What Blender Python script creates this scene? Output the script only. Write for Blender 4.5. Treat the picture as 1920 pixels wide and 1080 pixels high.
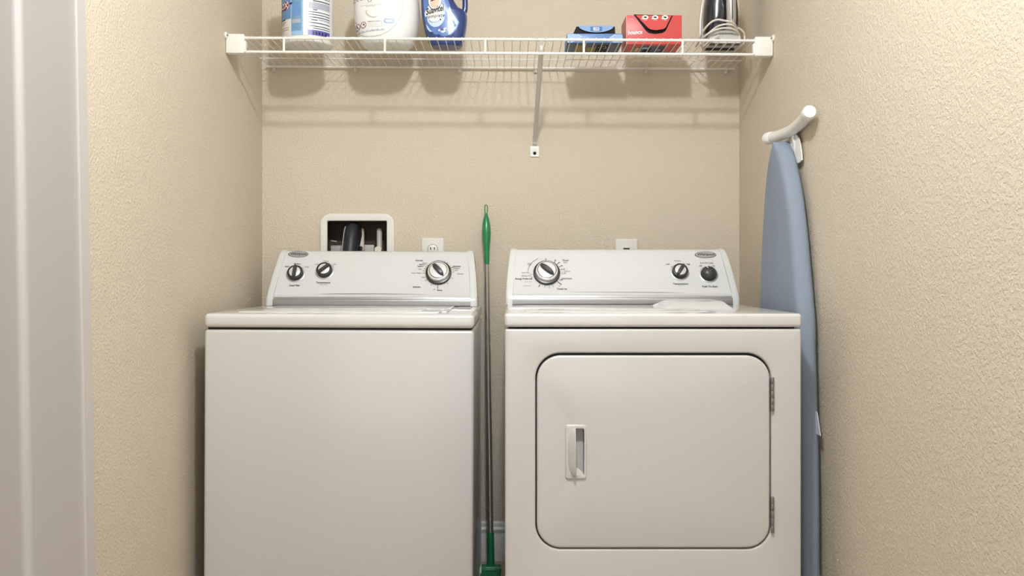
import bpy, bmesh, math, random
from mathutils import Vector, Matrix
random.seed(7)
for o in list(bpy.data.objects):
    bpy.data.objects.remove(o)
SC = bpy.context.scene
COL = SC.collection
PI = math.pi

# ------------------------------------------------------------------ camera
F = 1641.0                      # focal length in pixels of a 1920 wide frame
CX, CY = 954.0, 508.0           # vanishing point of the depth direction
CAMZ = 0.99
cam_d = bpy.data.cameras.new('camera')
cam = bpy.data.objects.new('camera', cam_d)
COL.objects.link(cam)
cam.location = (0, -3.0, CAMZ)
cam.rotation_euler = (PI / 2, 0, 0)
cam_d.sensor_fit = 'HORIZONTAL'
cam_d.sensor_width = 36.0
cam_d.lens = 36.0 * F / 1920.0
cam_d.shift_x = (960 - CX) / 1920.0
cam_d.shift_y = -(540 - CY) / 1920.0
cam_d.clip_start = 0.05
SC.camera = cam

# ------------------------------------------------------------------ world, lamps, exposure
w = bpy.data.worlds.new('world')
SC.world = w
w.use_nodes = True
w.node_tree.nodes['Background'].inputs[0].default_value = (1.0, 0.95, 0.88, 1)
w.node_tree.nodes['Background'].inputs[1].default_value = 0.3


def lamp(name, kind, loc, power, col, size, target=None, sy=None):
    d = bpy.data.lights.new(name, kind)
    d.energy = power
    d.color = col
    if kind == 'AREA':
        d.shape = 'RECTANGLE'
        d.size = size
        d.size_y = sy or size
    else:
        d.shadow_soft_size = size
    o = bpy.data.objects.new(name, d)
    COL.objects.link(o)
    o.location = loc
    if target:
        o.rotation_euler = (Vector(target) - Vector(loc)).to_track_quat('-Z', 'Y').to_euler()
    return o


lamp('hall_ceiling_lamp', 'POINT', (0.03, -1.95, 2.27), 68, (0.955, 1.0, 1.04), 0.05)
lamp('hall_fill_light', 'AREA', (-0.3, -4.85, 1.1), 17, (0.95, 1.0, 1.04), 2.0, (-0.1, -1, 0.5), 1.8)  # added soft fill from the hall side, no window stands there

SC.view_settings.view_transform = 'Standard'
SC.view_settings.look = 'None'
SC.view_settings.gamma = 1.0
SC.view_settings.use_curve_mapping = False
SC.view_settings.exposure = 0.0


# ------------------------------------------------------------------ materials
def mat(name, col, rough=0.5, metal=0.0, coat=0.0, spec=0.5, ior=None):
    m = bpy.data.materials.new(name)
    m.use_nodes = True
    b = m.node_tree.nodes['Principled BSDF']
    b.inputs['Base Color'].default_value = (col[0], col[1], col[2], 1)
    b.inputs['Roughness'].default_value = rough
    b.inputs['Metallic'].default_value = metal
    b.inputs['Coat Weight'].default_value = coat
    b.inputs['Specular IOR Level'].default_value = spec
    return m


def bumpy(m, scale, strength, dist, detail=2.0, kind='NOISE', tint=None, tint_scale=3.0, tint_mix=0.5):
    nt = m.node_tree
    b = nt.nodes['Principled BSDF']
    tc = nt.nodes.new('ShaderNodeTexCoord')
    if kind == 'NOISE':
        t = nt.nodes.new('ShaderNodeTexNoise')
        t.inputs['Scale'].default_value = scale
        t.inputs['Detail'].default_value = detail
        t.inputs['Roughness'].default_value = 0.55
        out = t.outputs['Fac']
    else:
        t = nt.nodes.new('ShaderNodeTexVoronoi')
        t.feature = 'SMOOTH_F1'
        t.inputs['Scale'].default_value = scale
        out = t.outputs['Distance']
    nt.links.new(tc.outputs['Object'], t.inputs['Vector'])
    bp = nt.nodes.new('ShaderNodeBump')
    bp.inputs['Strength'].default_value = strength
    bp.inputs['Distance'].default_value = dist
    nt.links.new(out, bp.inputs['Height'])
    nt.links.new(bp.outputs['Normal'], b.inputs['Normal'])
    if tint:
        n2 = nt.nodes.new('ShaderNodeTexNoise')
        n2.inputs['Scale'].default_value = tint_scale
        n2.inputs['Detail'].default_value = 3
        nt.links.new(tc.outputs['Object'], n2.inputs['Vector'])
        mx = nt.nodes.new('ShaderNodeMix')
        mx.data_type = 'RGBA'
        mx.inputs[6].default_value = b.inputs['Base Color'].default_value
        mx.inputs[7].default_value = (*tint, 1)
        nt.links.new(n2.outputs['Fac'], mx.inputs[0])
        nt.links.new(mx.outputs[2], b.inputs['Base Color'])
    return m


def srgb(r, g, b):
    f = lambda c: ((c / 255) / 12.92 if c / 255 <= 0.04045 else ((c / 255 + 0.055) / 1.055) ** 2.4)
    return (f(r), f(g), f(b))


def wall_mat(name, col, tint):
    """orange-peel plaster: blobs of about a centimetre over a finer grain"""
    m = mat(name, col, 0.62, spec=0.35)
    nt = m.node_tree
    b = nt.nodes['Principled BSDF']
    tc = nt.nodes.new('ShaderNodeTexCoord')
    n1 = nt.nodes.new('ShaderNodeTexNoise')
    n1.inputs['Scale'].default_value = 150
    n1.inputs['Detail'].default_value = 3
    n1.inputs['Roughness'].default_value = 0.5
    n1.inputs['Distortion'].default_value = 0.25
    nt.links.new(tc.outputs['Object'], n1.inputs['Vector'])
    rp = nt.nodes.new('ShaderNodeValToRGB')
    rp.color_ramp.elements[0].position = 0.42
    rp.color_ramp.elements[1].position = 0.62
    nt.links.new(n1.outputs['Fac'], rp.inputs['Fac'])
    bp = nt.nodes.new('ShaderNodeBump')
    bp.inputs['Strength'].default_value = 0.42
    bp.inputs['Distance'].default_value = 0.0024
    nt.links.new(rp.outputs['Color'], bp.inputs['Height'])
    nt.links.new(bp.outputs['Normal'], b.inputs['Normal'])
    n2 = nt.nodes.new('ShaderNodeTexNoise')
    n2.inputs['Scale'].default_value = 2.2
    n2.inputs['Detail'].default_value = 3
    nt.links.new(tc.outputs['Object'], n2.inputs['Vector'])
    mx = nt.nodes.new('ShaderNodeMix')
    mx.data_type = 'RGBA'
    mx.inputs[6].default_value = (*col, 1)
    mx.inputs[7].default_value = (*tint, 1)
    nt.links.new(n2.outputs['Fac'], mx.inputs[0])
    nt.links.new(mx.outputs[2], b.inputs['Base Color'])
    return m


M = {}
M['wall'] = wall_mat('beige_plaster', (0.645, 0.565, 0.44), (0.67, 0.595, 0.485))
M['ceiling'] = bumpy(mat('ceiling_paint', (0.78, 0.75, 0.70), 0.8), 90, 0.3, 0.002)
M['floor'] = bumpy(mat('brown_floor', (0.36, 0.27, 0.20), 0.45), 30, 0.1, 0.001, tint=(0.42, 0.33, 0.26), tint_scale=6)
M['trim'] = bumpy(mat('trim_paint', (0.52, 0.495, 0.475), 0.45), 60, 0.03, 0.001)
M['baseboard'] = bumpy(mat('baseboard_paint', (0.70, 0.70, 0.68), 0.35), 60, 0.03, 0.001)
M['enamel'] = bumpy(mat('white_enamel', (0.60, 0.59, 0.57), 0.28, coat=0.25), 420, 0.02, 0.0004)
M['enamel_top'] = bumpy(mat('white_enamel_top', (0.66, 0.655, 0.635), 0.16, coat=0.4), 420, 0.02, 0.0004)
M['console'] = bumpy(mat('white_console_plastic', (0.68, 0.69, 0.68), 0.3, coat=0.1), 420, 0.02, 0.0004)
M['gap'] = mat('dark_seam', (0.012, 0.011, 0.010), 0.8)
M['gasket'] = mat('grey_gasket', (0.05, 0.048, 0.045), 0.7)
M['silver'] = bumpy(mat('brushed_silver', (0.36, 0.36, 0.355), 0.34, 0.9), 300, 0.04, 0.0004)
M['badge'] = mat('badge_pewter', (0.42, 0.42, 0.41), 0.4, 0.5)
M['chrome'] = mat('chrome', (0.85, 0.85, 0.84), 0.12, 1.0)
M['knob_black'] = mat('knob_black', (0.018, 0.018, 0.018), 0.3)
M['knob_grey'] = mat('knob_charcoal', (0.045, 0.045, 0.045), 0.35)
M['knob_face'] = mat('knob_face_silver', (0.80, 0.80, 0.78), 0.25, 0.3)
M['ring'] = mat('dial_ring_grey', (0.50, 0.50, 0.49), 0.35, 0.5)
M['print'] = mat('print_black', (0.03, 0.03, 0.03), 0.6)
M['print_grey'] = mat('print_grey', (0.34, 0.34, 0.33), 0.6)
M['print_red'] = mat('print_red', (0.45, 0.10, 0.09), 0.6)
M['shelf'] = mat('shelf_white_vinyl', (0.83, 0.81, 0.76), 0.35)
M['brace'] = mat('brace_cream', (0.66, 0.63, 0.57), 0.4)
M['clip'] = mat('clip_plastic', (0.74, 0.70, 0.62), 0.4)
M['plate'] = mat('ivory_plate', (0.80, 0.785, 0.75), 0.35)
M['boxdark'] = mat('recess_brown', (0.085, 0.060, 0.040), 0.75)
M['pipe'] = mat('pipe_offwhite', (0.62, 0.58, 0.53), 0.45)
M['rubber'] = bumpy(mat('black_rubber', (0.012, 0.013, 0.018), 0.45), 200, 0.05, 0.001)
M['greyline'] = mat('hose_grey', (0.38, 0.40, 0.42), 0.4)
M['hinge'] = bumpy(mat('hinge_steel', (0.27, 0.265, 0.25), 0.4, 0.7), 200, 0.05, 0.0004)
M['green'] = bumpy(mat('green_plastic', (0.010, 0.21, 0.075), 0.28, coat=0.3), 200, 0.02, 0.0004)
M['green_dark'] = bumpy(mat('green_plastic_head', (0.010, 0.16, 0.06), 0.4), 200, 0.03, 0.0006)
M['pole'] = mat('grey_pole', (0.42, 0.41, 0.39), 0.28, 0.8)
M['mopwhite'] = bumpy(mat('mop_fabric', (0.75, 0.76, 0.73), 0.9), 250, 0.5, 0.003)
M['pad'] = bumpy(mat('blue_pad_cloth', (0.235, 0.285, 0.355), 0.85), 900, 0.15, 0.0006, tint=(0.25, 0.30, 0.37), tint_scale=4)
M['tubewhite'] = mat('white_tube', (0.78, 0.77, 0.73), 0.35)
M['capwhite'] = mat('white_cap', (0.88, 0.86, 0.83), 0.4)


# ------------------------------------------------------------------ mesh builder
class MB:
    def __init__(self):
        self.bm = bmesh.new()
        self.mats = []

    def mi(self, m):
        m = M[m] if isinstance(m, str) else m
        if m not in self.mats:
            self.mats.append(m)
        return self.mats.index(m)

    def merge(self, t, m, warp=None):
        i = self.mi(m)
        for f in t.faces:
            f.material_index = i
        if warp:
            for v in t.verts:
                v.co = warp(v.co)
        tm = bpy.data.meshes.new('tmp')
        t.to_mesh(tm)
        t.free()
        self.bm.from_mesh(tm)
        bpy.data.meshes.remove(tm)

    def box(self, m, x0, x1, y0, y1, z0, z1, b=0.0, seg=3, warp=None, vert_only=False):
        t = bmesh.new()
        bmesh.ops.create_cube(t, size=1.0)
        for v in t.verts:
            v.co = Vector((x0 + (v.co.x + .5) * (x1 - x0), y0 + (v.co.y + .5) * (y1 - y0), z0 + (v.co.z + .5) * (z1 - z0)))
        if b > 0:
            ed = [e for e in t.edges if (not vert_only or abs(e.verts[0].co.z - e.verts[1].co.z) > 1e-6)]
            bmesh.ops.bevel(t, geom=ed, offset=b, segments=seg, profile=0.5, affect='EDGES')
        self.merge(t, m, warp)

    def rings(self, m, rings, cap0=True, cap1=True, closed=True, warp=None):
        t = bmesh.new()
        vv = [[t.verts.new(p) for p in r] for r in rings]
        n = len(rings[0])
        for a, b in zip(vv[:-1], vv[1:]):
            for k in range(n if closed else n - 1):
                k2 = (k + 1) % n
                try:
                    t.faces.new((a[k], a[k2], b[k2], b[k]))
                except ValueError:
                    pass
        if cap0:
            t.faces.new(list(reversed(vv[0])))
        if cap1:
            t.faces.new(vv[-1])
        bmesh.ops.remove_doubles(t, verts=t.verts, dist=1e-6)
        if closed and (cap0 and cap1):
            bmesh.ops.recalc_face_normals(t, faces=t.faces)
        self.merge(t, m, warp)

    def lathe(self, m, prof, o, n, up=(0, 0, 1), seg=32, cap0=True, cap1=True):
        """prof: (radius, height along n)"""
        n = Vector(n).normalized()
        u = Vector(up).cross(n)
        if u.length < 1e-4:
            u = Vector((1, 0, 0))
        u.normalize()
        v = n.cross(u)
        o = Vector(o)
        rg = [[o + n * h + (u * math.cos(2 * PI * k / seg) + v * math.sin(2 * PI * k / seg)) * max(r, 1e-5)
               for k in range(seg)] for r, h in prof]
        self.rings(m, rg, cap0, cap1)

    def tube(self, m, pts, r, n=10, caps=True, squash=None, closed=False):
        pts = [Vector(p) for p in pts]
        N = len(pts)
        rs = r if isinstance(r, (list, tuple)) else [r] * N
        tan = []
        for i in range(N):
            if closed:
                tan.append((pts[(i + 1) % N] - pts[i - 1]).normalized())
            else:
                tan.append((pts[min(i + 1, N - 1)] - pts[max(i - 1, 0)]).normalized())
        u = tan[0].orthogonal().normalized()
        if squash:
            u = (Vector(squash[0]) - tan[0] * Vector(squash[0]).dot(tan[0])).normalized()
        rg = []
        for i in range(N):
            u = (u - tan[i] * u.dot(tan[i])).normalized()
            v = tan[i].cross(u)
            k1 = squash[1] if squash else 1.0
            rg.append([pts[i] + (u * math.cos(2 * PI * k / n) * k1 + v * math.sin(2 * PI * k / n)) * rs[i] for k in range(n)])
        if closed:
            rg.append(rg[0])
        self.rings(m, rg, caps and not closed, caps and not closed)

    def plate(self, m, outer, holes, y0, y1, b=0.0, hb=None, seg=3, back=True, warp=None):
        """XZ-plane plate, front at y0 (towards camera), rounded front edges.
        outer / holes are functions inset -> list of (x, z)"""
        t = bmesh.new()
        hb = b if hb is None else hb

        def loops(fn, bb, sgn):
            ls = []
            steps = [k / seg for k in range(seg + 1)] if bb > 0 else [1.0]
            for s in steps:
                a = s * PI / 2
                ins = bb * (1 - math.sin(a)) * sgn
                ls.append([t.verts.new((x, y0 + bb * (1 - math.cos(a)), z)) for x, z in fn(ins)])
            ls.append([t.verts.new((v.co.x, y1, v.co.z)) for v in ls[-1]])
            return ls
        ff, bf = [], []
        for fn, bb, sg in [(outer, b, 1)] + [(h, hb, -1) for h in holes]:
            ls = loops(fn, bb, sg)
            n = len(ls[0])
            for a, c in zip(ls[:-1], ls[1:]):
                for k in range(n):
                    t.faces.new((a[k], a[(k + 1) % n], c[(k + 1) % n], c[k]))
            ff += [e for e in (t.edges.get((ls[0][k], ls[0][(k + 1) % n])) for k in range(n))]
            bf += [e for e in (t.edges.get((ls[-1][k], ls[-1][(k + 1) % n])) for k in range(n))]
        bmesh.ops.triangle_fill(t, use_beauty=True, edges=ff)
        if back:
            bmesh.ops.triangle_fill(t, use_beauty=True, edges=bf)
        bmesh.ops.recalc_face_normals(t, faces=t.faces)
        self.merge(t, m, warp)

    def grid(self, m, fn, nu, nv):
        t = bmesh.new()
        g = [[t.verts.new(fn(i / nu, j / nv)) for j in range(nv + 1)] for i in range(nu + 1)]
        for i in range(nu):
            for j in range(nv):
                t.faces.new((g[i][j], g[i + 1][j], g[i + 1][j + 1], g[i][j + 1]))
        self.merge(t, m)

    def text(self, m, body, size, fn, bold=False, shear=0.0, spacing=1.0, sub=0):
        """fn maps (x, y) of centred text to a 3D point"""
        c = bpy.data.curves.new('tmp_text', 'FONT')
        c.body = body
        c.size = size
        c.align_x = 'CENTER'
        c.align_y = 'CENTER'
        c.shear = shear
        c.space_character = spacing
        c.resolution_u = 3
        if bold:
            c.offset = size * 0.022
        o = bpy.data.objects.new('tmp_text', c)
        COL.objects.link(o)
        bpy.context.view_layer.update()
        me = bpy.data.meshes.new_from_object(o.evaluated_get(bpy.context.evaluated_depsgraph_get()))
        bpy.data.objects.remove(o)
        bpy.data.curves.remove(c)
        t = bmesh.new()
        t.from_mesh(me)
        bpy.data.meshes.remove(me)
        if sub:
            bmesh.ops.triangulate(t, faces=t.faces)
            bmesh.ops.subdivide_edges(t, edges=t.edges, cuts=sub, use_grid_fill=True)
        for v in t.verts:
            v.co = fn(v.co.x, v.co.y)
        self.merge(t, m)

    def poly(self, m, pts, fn, rings=4):
        """flat decal: polygon about its centroid, in rings, mapped by fn"""
        cx = sum(p[0] for p in pts) / len(pts)
        cy = sum(p[1] for p in pts) / len(pts)
        t = bmesh.new()
        c = t.verts.new(fn(cx, cy))
        prev = None
        for k in range(1, rings + 1):
            s = k / rings
            r = [t.verts.new(fn(cx + (x - cx) * s, cy + (y - cy) * s)) for x, y in pts]
            n = len(r)
            for i in range(n):
                if prev is None:
                    t.faces.new((c, r[i], r[(i + 1) % n]))
                else:
                    t.faces.new((prev[i], r[i], r[(i + 1) % n], prev[(i + 1) % n]))
            prev = r
        self.merge(t, m)

    def build(self, name, parent=None, smooth=40, origin=None):
        off = Vector((0, 0, 0))
        p = parent
        while p is not None:
            off += p.location
            p = p.parent
        if origin:
            off = Vector(origin)
        me = bpy.data.meshes.new(name)
        bmesh.ops.translate(self.bm, verts=self.bm.verts, vec=-off)
        self.bm.to_mesh(me)
        self.bm.free()
        for m in self.mats:
            me.materials.append(m)
        for p in me.polygons:
            p.use_smooth = True
        me.set_sharp_from_angle(angle=math.radians(smooth))
        o = bpy.data.objects.new(name, me)
        COL.objects.link(o)
        if parent:
            o.parent = parent
        if origin:
            o.location = origin
        return o


def thing(name, label, cat, loc, group=None):
    o = bpy.data.objects.new(name, None)
    o.empty_display_size = 0.05
    COL.objects.link(o)
    o.location = loc
    o['label'] = label
    o['category'] = cat
    if group:
        o['group'] = group
    return o


def struct(mb, name):
    o = mb.build(name)
    o['kind'] = 'structure'
    return o


def rr(x0, z0, x1, z1, r, n=8):
    def fn(i=0.0):
        a0, b0, a1, b1 = x0 + i, z0 + i, x1 - i, z1 - i
        q = max(r - i, 1e-4)
        pts = []
        for cx, cz, s in ((a1 - q, b1 - q, 0), (a0 + q, b1 - q, 1), (a0 + q, b0 + q, 2), (a1 - q, b0 + q, 3)):
            for k in range(n + 1):
                t = (s + k / n) * PI / 2
                pts.append((cx + q * math.cos(t), cz + q * math.sin(t)))
        return pts
    return fn


def ell(cx, cy, a, b, n=32, rot=0.0):
    pts = []
    for k in range(n):
        t = 2 * PI * k / n
        x, y = a * math.cos(t), b * math.sin(t)
        pts.append((cx + x * math.cos(rot) - y * math.sin(rot), cy + x * math.sin(rot) + y * math.cos(rot)))
    return pts


def catmull(P, n=8, closed=False):
    P = [Vector(p) for p in P]
    out = []
    N = len(P)
    for i in range(N if closed else N - 1):
        g = (lambda k: P[k % N]) if closed else (lambda k: P[max(0, min(N - 1, k))])
        a, b, c, d = g(i - 1), g(i), g(i + 1), g(i + 2)
        for k in range(n):
            t = k / n
            out.append(0.5 * ((2 * b) + (c - a) * t + (2 * a - 5 * b + 4 * c - d) * t * t + (3 * b - a - 3 * c + d) * t ** 3))
    if not closed:
        out.append(P[-1])
    return out


def lerp_tab(tab, x):
    if x <= tab[0][0]:
        return tab[0][1]
    for (a, b), (c, d) in zip(tab[:-1], tab[1:]):
        if x <= c:
            return b + (d - b) * (x - a) / (c - a)
    return tab[-1][1]


# ray helpers: a point of the photo at a given depth, or on a plane
def PX(px, d):
    return (px - CX) * d / F


def PZ(py, d):
    return CAMZ - (py - CY) * d / F


# ================================================================== the setting
XL, XR = -0.8455, 0.790
ZC = 2.45
OB = (PX(604, 3), 0.92, PX(736.5, 3), PZ(404, 3))      # hole for the washer outlet box
b = MB()
b.plate('wall', rr(XL - 0.1, 0, XR + 0.1, ZC, 0.0005, 1), [rr(*OB, 0.025)], 0.0, 0.12)
struct(b, 'wall_back')
b = MB()
b.box('wall', XL - 0.1, XL, -1.285, 0.0, 0, ZC)
struct(b, 'wall_left')
b = MB()
b.box('wall', XR, XR + 0.1, -5.0, 0.0, 0, ZC)
struct(b, 'wall_right')
b = MB()
b.box('wall', -2.3, XL - 0.1, -1.285, -1.185, 0, ZC)
struct(b, 'wall_front')
b = MB()
b.box('wall', -2.4, -2.3, -5.0, -1.185, 0, ZC)
struct(b, 'wall_hall')
b = MB()
b.box('wall', -2.4, XR + 0.1, -5.1, -5.0, 0, ZC)
struct(b, 'wall_behind')
b = MB()
b.box('floor', -2.4, XR + 0.1, -5.1, 0.12, -0.06, 0)
struct(b, 'floor')
b = MB()
b.box('ceiling', -2.4, XR + 0.1, -5.1, 0.12, ZC, ZC + 0.06)
struct(b, 'ceiling')

# baseboards: ogee profile along the walls
BP = [(0.0, 0.0), (0.016, 0.0), (0.016, 0.088), (0.0135, 0.092), (0.0135, 0.098), (0.0165, 0.102), (0.0165, 0.108),
      (0.011, 0.113), (0.009, 0.118), (0.010, 0.124), (0.006, 0.131), (0.0, 0.133)]
b = MB()
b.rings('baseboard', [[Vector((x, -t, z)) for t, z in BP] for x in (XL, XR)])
struct(b, 'baseboard_back')
b = MB()
b.rings('baseboard', [[Vector((XL + t, y, z)) for t, z in BP] for y in (-1.24, -0.017)])
struct(b, 'baseboard_left')
b = MB()
b.rings('baseboard', [[Vector((XR - t, y, z)) for t, z in BP] for y in (-4.98, -0.017)])
struct(b, 'baseboard_right')

# door casing at the mouth of the alcove, slightly out of plumb
b = MB()
tilt = 0.0185
def casing_warp(v):
    return Vector((v.x - (v.z - CAMZ) * tilt, v.y, v.z))
pr = [(-0.8265, 0.025), (-0.8265, -0.0095), (-0.8285, -0.0112), (-0.8315, -0.012), (-0.842, -0.012), (-0.928, -0.012), (-0.933, -0.013),
      (-0.9365, -0.0165), (-0.9385, -0.021), (-0.942, -0.0235), (-0.947, -0.024), (-1.045, -0.024), (-1.05, -0.018), (-1.05, 0.025)]
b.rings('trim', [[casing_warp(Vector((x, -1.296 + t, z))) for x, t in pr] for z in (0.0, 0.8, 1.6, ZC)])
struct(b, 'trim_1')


# ================================================================== shared console pieces
def make_appliance_console(root, dx0, zoff, XLb, XLt, XRb, XRt, capw, deck, hs=1.0):
    """dx0: depth of the console foot, deck: deck height. returns face frame helpers"""
    D = lambda d, z: (dx0 + d - 3.0, deck + z * hs)
    ztop = 0.178 * hs
    def side(x, z):                                       # x in 0..1 across the console
        t = max(0.0, min(1.0, (z - deck) / ztop))
        l = XLb + (XLt - XLb) * t ** 1.7
        r = XRb + (XRt - XRb) * t ** 1.7
        return l + (r - l) * x
    wd = XRb - XLb
    u = capw / wd
    # panel
    face0, face1 = D(0.014, 0.040), D(0.078, 0.160)
    pan = [D(0.008, 0.034), face0, D(0.046, 0.100), face1, D(0.083, 0.168), D(0.090, 0.174), D(0.100, 0.1765), D(0.128, 0.174), D(0.138, 0.15), D(0.138, 0.0), D(0.008, 0.0)]
    b = MB()
    nu = 12
    b.rings('console', [[Vector((side(u + (1 - 2 * u) * k / nu, z), y, z)) for y, z in pan] for k in range(nu + 1)])
    con = b.build('control_panel', root)
    # silver strip along the foot, its upper edge bowed
    b = MB()
    sec = []
    for k in range(nu + 1):
        s = k / nu
        bow = 0.004 * (1 - (2 * s - 1) ** 2)
        pr2 = [D(0.0075, 0.002), D(-0.001, 0.002), D(-0.001, 0.017), D(0.0005, 0.020), D(0.006, 0.0215), D(0.0105, 0.034 + bow), D(0.013, 0.0355 + bow), D(0.02, 0.034), D(0.02, 0.002)]
        sec.append([Vector((side(u + (1 - 2 * u) * s, z), y, z)) for y, z in pr2])
    b.rings('silver', sec)
    b.build('silver_trim', root)
    # end caps, rounded on their outer side
    capP = [D(-0.004, 0.0), D(-0.004, 0.016), D(-0.001, 0.024), D(0.009, 0.040), D(0.043, 0.101), D(0.074, 0.162), D(0.081, 0.172), D(0.090, 0.178), D(0.101, 0.180), D(0.130, 0.178), D(0.140, 0.15), D(0.140, 0.0)]
    cy = sum(p[0] for p in capP) / len(capP)
    cz = sum(p[1] for p in capP) / len(capP)
    for sgn in (0, 1):
        b = MB()
        sec = []
        for xo, ins in ((0.0, 1.0), (0.6, 1.0), (0.85, 0.985), (0.96, 0.955), (1.0, 0.90)):
            q = u * (1 - xo)
            q = q if sgn == 0 else 1 - q
            sec.append([Vector((side(q, z), cy + (y - cy) * ins, max(deck, cz + (z - cz) * (ins if z > cz else 1)))) for y, z in capP])
        b.rings('console', sec)
        b.build('end_cap', root)
    # frame on the sloping face
    p0 = Vector((0, face0[0], face0[1]))
    t = Vector((0, face1[0] - face0[0], face1[1] - face0[1])).normalized()
    n = Vector((0, -t.z, t.y))
    def on_face(px, py, out=0.0):
        d = Vector(((px - CX) / F, 1.0, -(py - CY) / F))
        o = Vector((0, -3.0, CAMZ))
        k = (p0 - o).dot(n) / d.dot(n)
        return o + d * k + n * out
    return on_face, t, n


def knob(root, name, c, t, n, r_ring, r, style, ang):
    """a round dial; ang = clock angle of the pointer ridge in degrees"""
    X = Vector((1, 0, 0))
    def P(x, y, h):
        return c + X * x + t * y + n * h
    def disc(mb, m, prof, seg=40):
        mb.lathe(m, prof, c, n, (0, 0, 1), seg)
    k = MB()
    if style == 'big':
        disc(k, 'knob_black', [(r, 0.0), (r, 0.007), (r * .97, 0.010), (r * .86, 0.011)])
        disc(k, 'knob_face', [(r * .83, 0.010), (r * .82, 0.017), (r * .80, 0.020), (r * .71, 0.0225), (r * .70, 0.0225)])
        disc(k, 'knob_black', [(r * .70, 0.021), (r * .70, 0.0232), (r * .665, 0.0236)])
        disc(k, 'knob_face', [(r * .66, 0.0235), (r * .64, 0.0245), (r * .4, 0.0255), (0.0, 0.0258)])
    elif style == 'lens':
        disc(k, 'knob_black', [(r, 0.0), (r, 0.012), (r * .94, 0.0155), (r * .72, 0.0165)])
        disc(k, 'knob_face', [(r * .71, 0.0165), (r * .66, 0.0172), (0.0, 0.0175)])
    else:
        disc(k, 'knob_black', [(r, 0.0), (r * .98, 0.009), (r * .88, 0.012)])
        disc(k, 'knob_grey', [(r * .86, 0.011), (r * .80, 0.017), (r * .62, 0.021), (r * .3, 0.023), (0.0, 0.0235)])
    kb = k.build(name, root)
    kb_a = math.radians(ang)
    g = Vector((math.sin(kb_a), math.cos(kb_a)))          # pointer direction on the face
    s = Vector((g.y, -g.x))
    # ring printed on the panel
    if r_ring:
        k = MB()
        k.lathe('ring', [(r_ring, 0.0), (r_ring, 0.0014), (r_ring * .96, 0.002), (r * 1.01, 0.002)], c, n, seg=40)
        k.build('dial_ring', kb, origin=None)
    k = MB()
    if style in ('big', 'lens'):
        L = r * (.66 if style == 'big' else .96)
        Wd = r * (.20 if style == 'big' else .23)
        h0 = 0.0225 if style == 'big' else 0.015
        H = 0.014 if style == 'big' else 0.011
        sec = []
        for i in range(15):
            a = -1 + 2 * i / 14
            q = math.sqrt(max(0.0, 1 - abs(a) ** (2.4 if style == 'big' else 5)))
            wv = max(Wd * q, 0.0006)
            hv = h0 + H * (0.35 + 0.65 * q)
            cc = g * (a * L)
            ring = []
            for sx, hh in ((-1, h0 - 0.004), (-0.95, hv - 0.003), (-0.6, hv), (0.6, hv), (0.95, hv - 0.003), (1, h0 - 0.004)):
                p2 = cc + s * (sx * wv)
                ring.append(P(p2.x, p2.y, hh))
            sec.append(ring)
        k.rings('knob_grey', sec)
        k.build('pointer_ridge', kb)
    else:
        p1, p2 = g * (r * .45), g * (r * .80)
        k.tube('plate', [P(p1.x, p1.y, 0.0222), P(p2.x, p2.y, 0.0172)], 0.0016, 8)
        k.build('pointer_mark', kb)
    return kb


def markings(root, on_face, t, n, texts, ticks):
    X = Vector((1, 0, 0))
    b = MB()
    for px, py, body, size, bold, m in texts:
        c = on_face(px, py, 0.0012)
        b.text(m, body, size, lambda x, y: c + X * x + t * y, bold)
    for cx, cy, angs, r0, r1, wd in ticks:
        c = on_face(cx, cy, 0.0012)
        for a in angs:
            ar = math.radians(a)
            g = X * math.sin(ar) + t * math.cos(ar)
            s = X * math.cos(ar) - t * math.sin(ar)
            q = [c + g * r0 - s * wd, c + g * r0 + s * wd, c + g * r1 + s * wd, c + g * r1 - s * wd]
            tb = bmesh.new()
            tb.faces.new([tb.verts.new(p) for p in q])
            b.merge(tb, 'print')
    return b


def markings_by_dial(root, on_face, t, n, T, K, dials):
    for i, (dx, dy, _) in enumerate(dials):
        near = lambda px, py: min(range(len(dials)), key=lambda j: (dials[j][0] - px) ** 2 + (dials[j][1] - py) ** 2) == i
        b = markings(root, on_face, t, n, [q for q in T if near(q[0], q[1])], [q for q in K if near(q[0], q[1])])
        b.build('dial_markings', root)


def badge(root, on_face, t, n, px, py):
    X = Vector((1, 0, 0))
    c = on_face(px, py, 0.0)
    b = MB()
    fn = lambda h: (lambda x, y: c + X * x + t * y + n * h)
    A, B = 0.0335, 0.0115
    b.rings('silver', [[fn(h)(x, y) for x, y in ell(0, 0, A * k, B * k, 40)] for k, h in ((1, 0), (1, .002), (.95, .0035), (.88, .0035), (.86, .0028))], True, False)
    b.poly('badge', ell(0, 0, A * .87, B * .87, 40), fn(.0028), 3)
    bo = b.build('badge', root)
    b = MB()
    b.text('print', 'Whirlpool', 0.0125, lambda x, y: fn(.0032)(x, y), True, shear=0.25)
    b.build('badge_lettering', bo)


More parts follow.
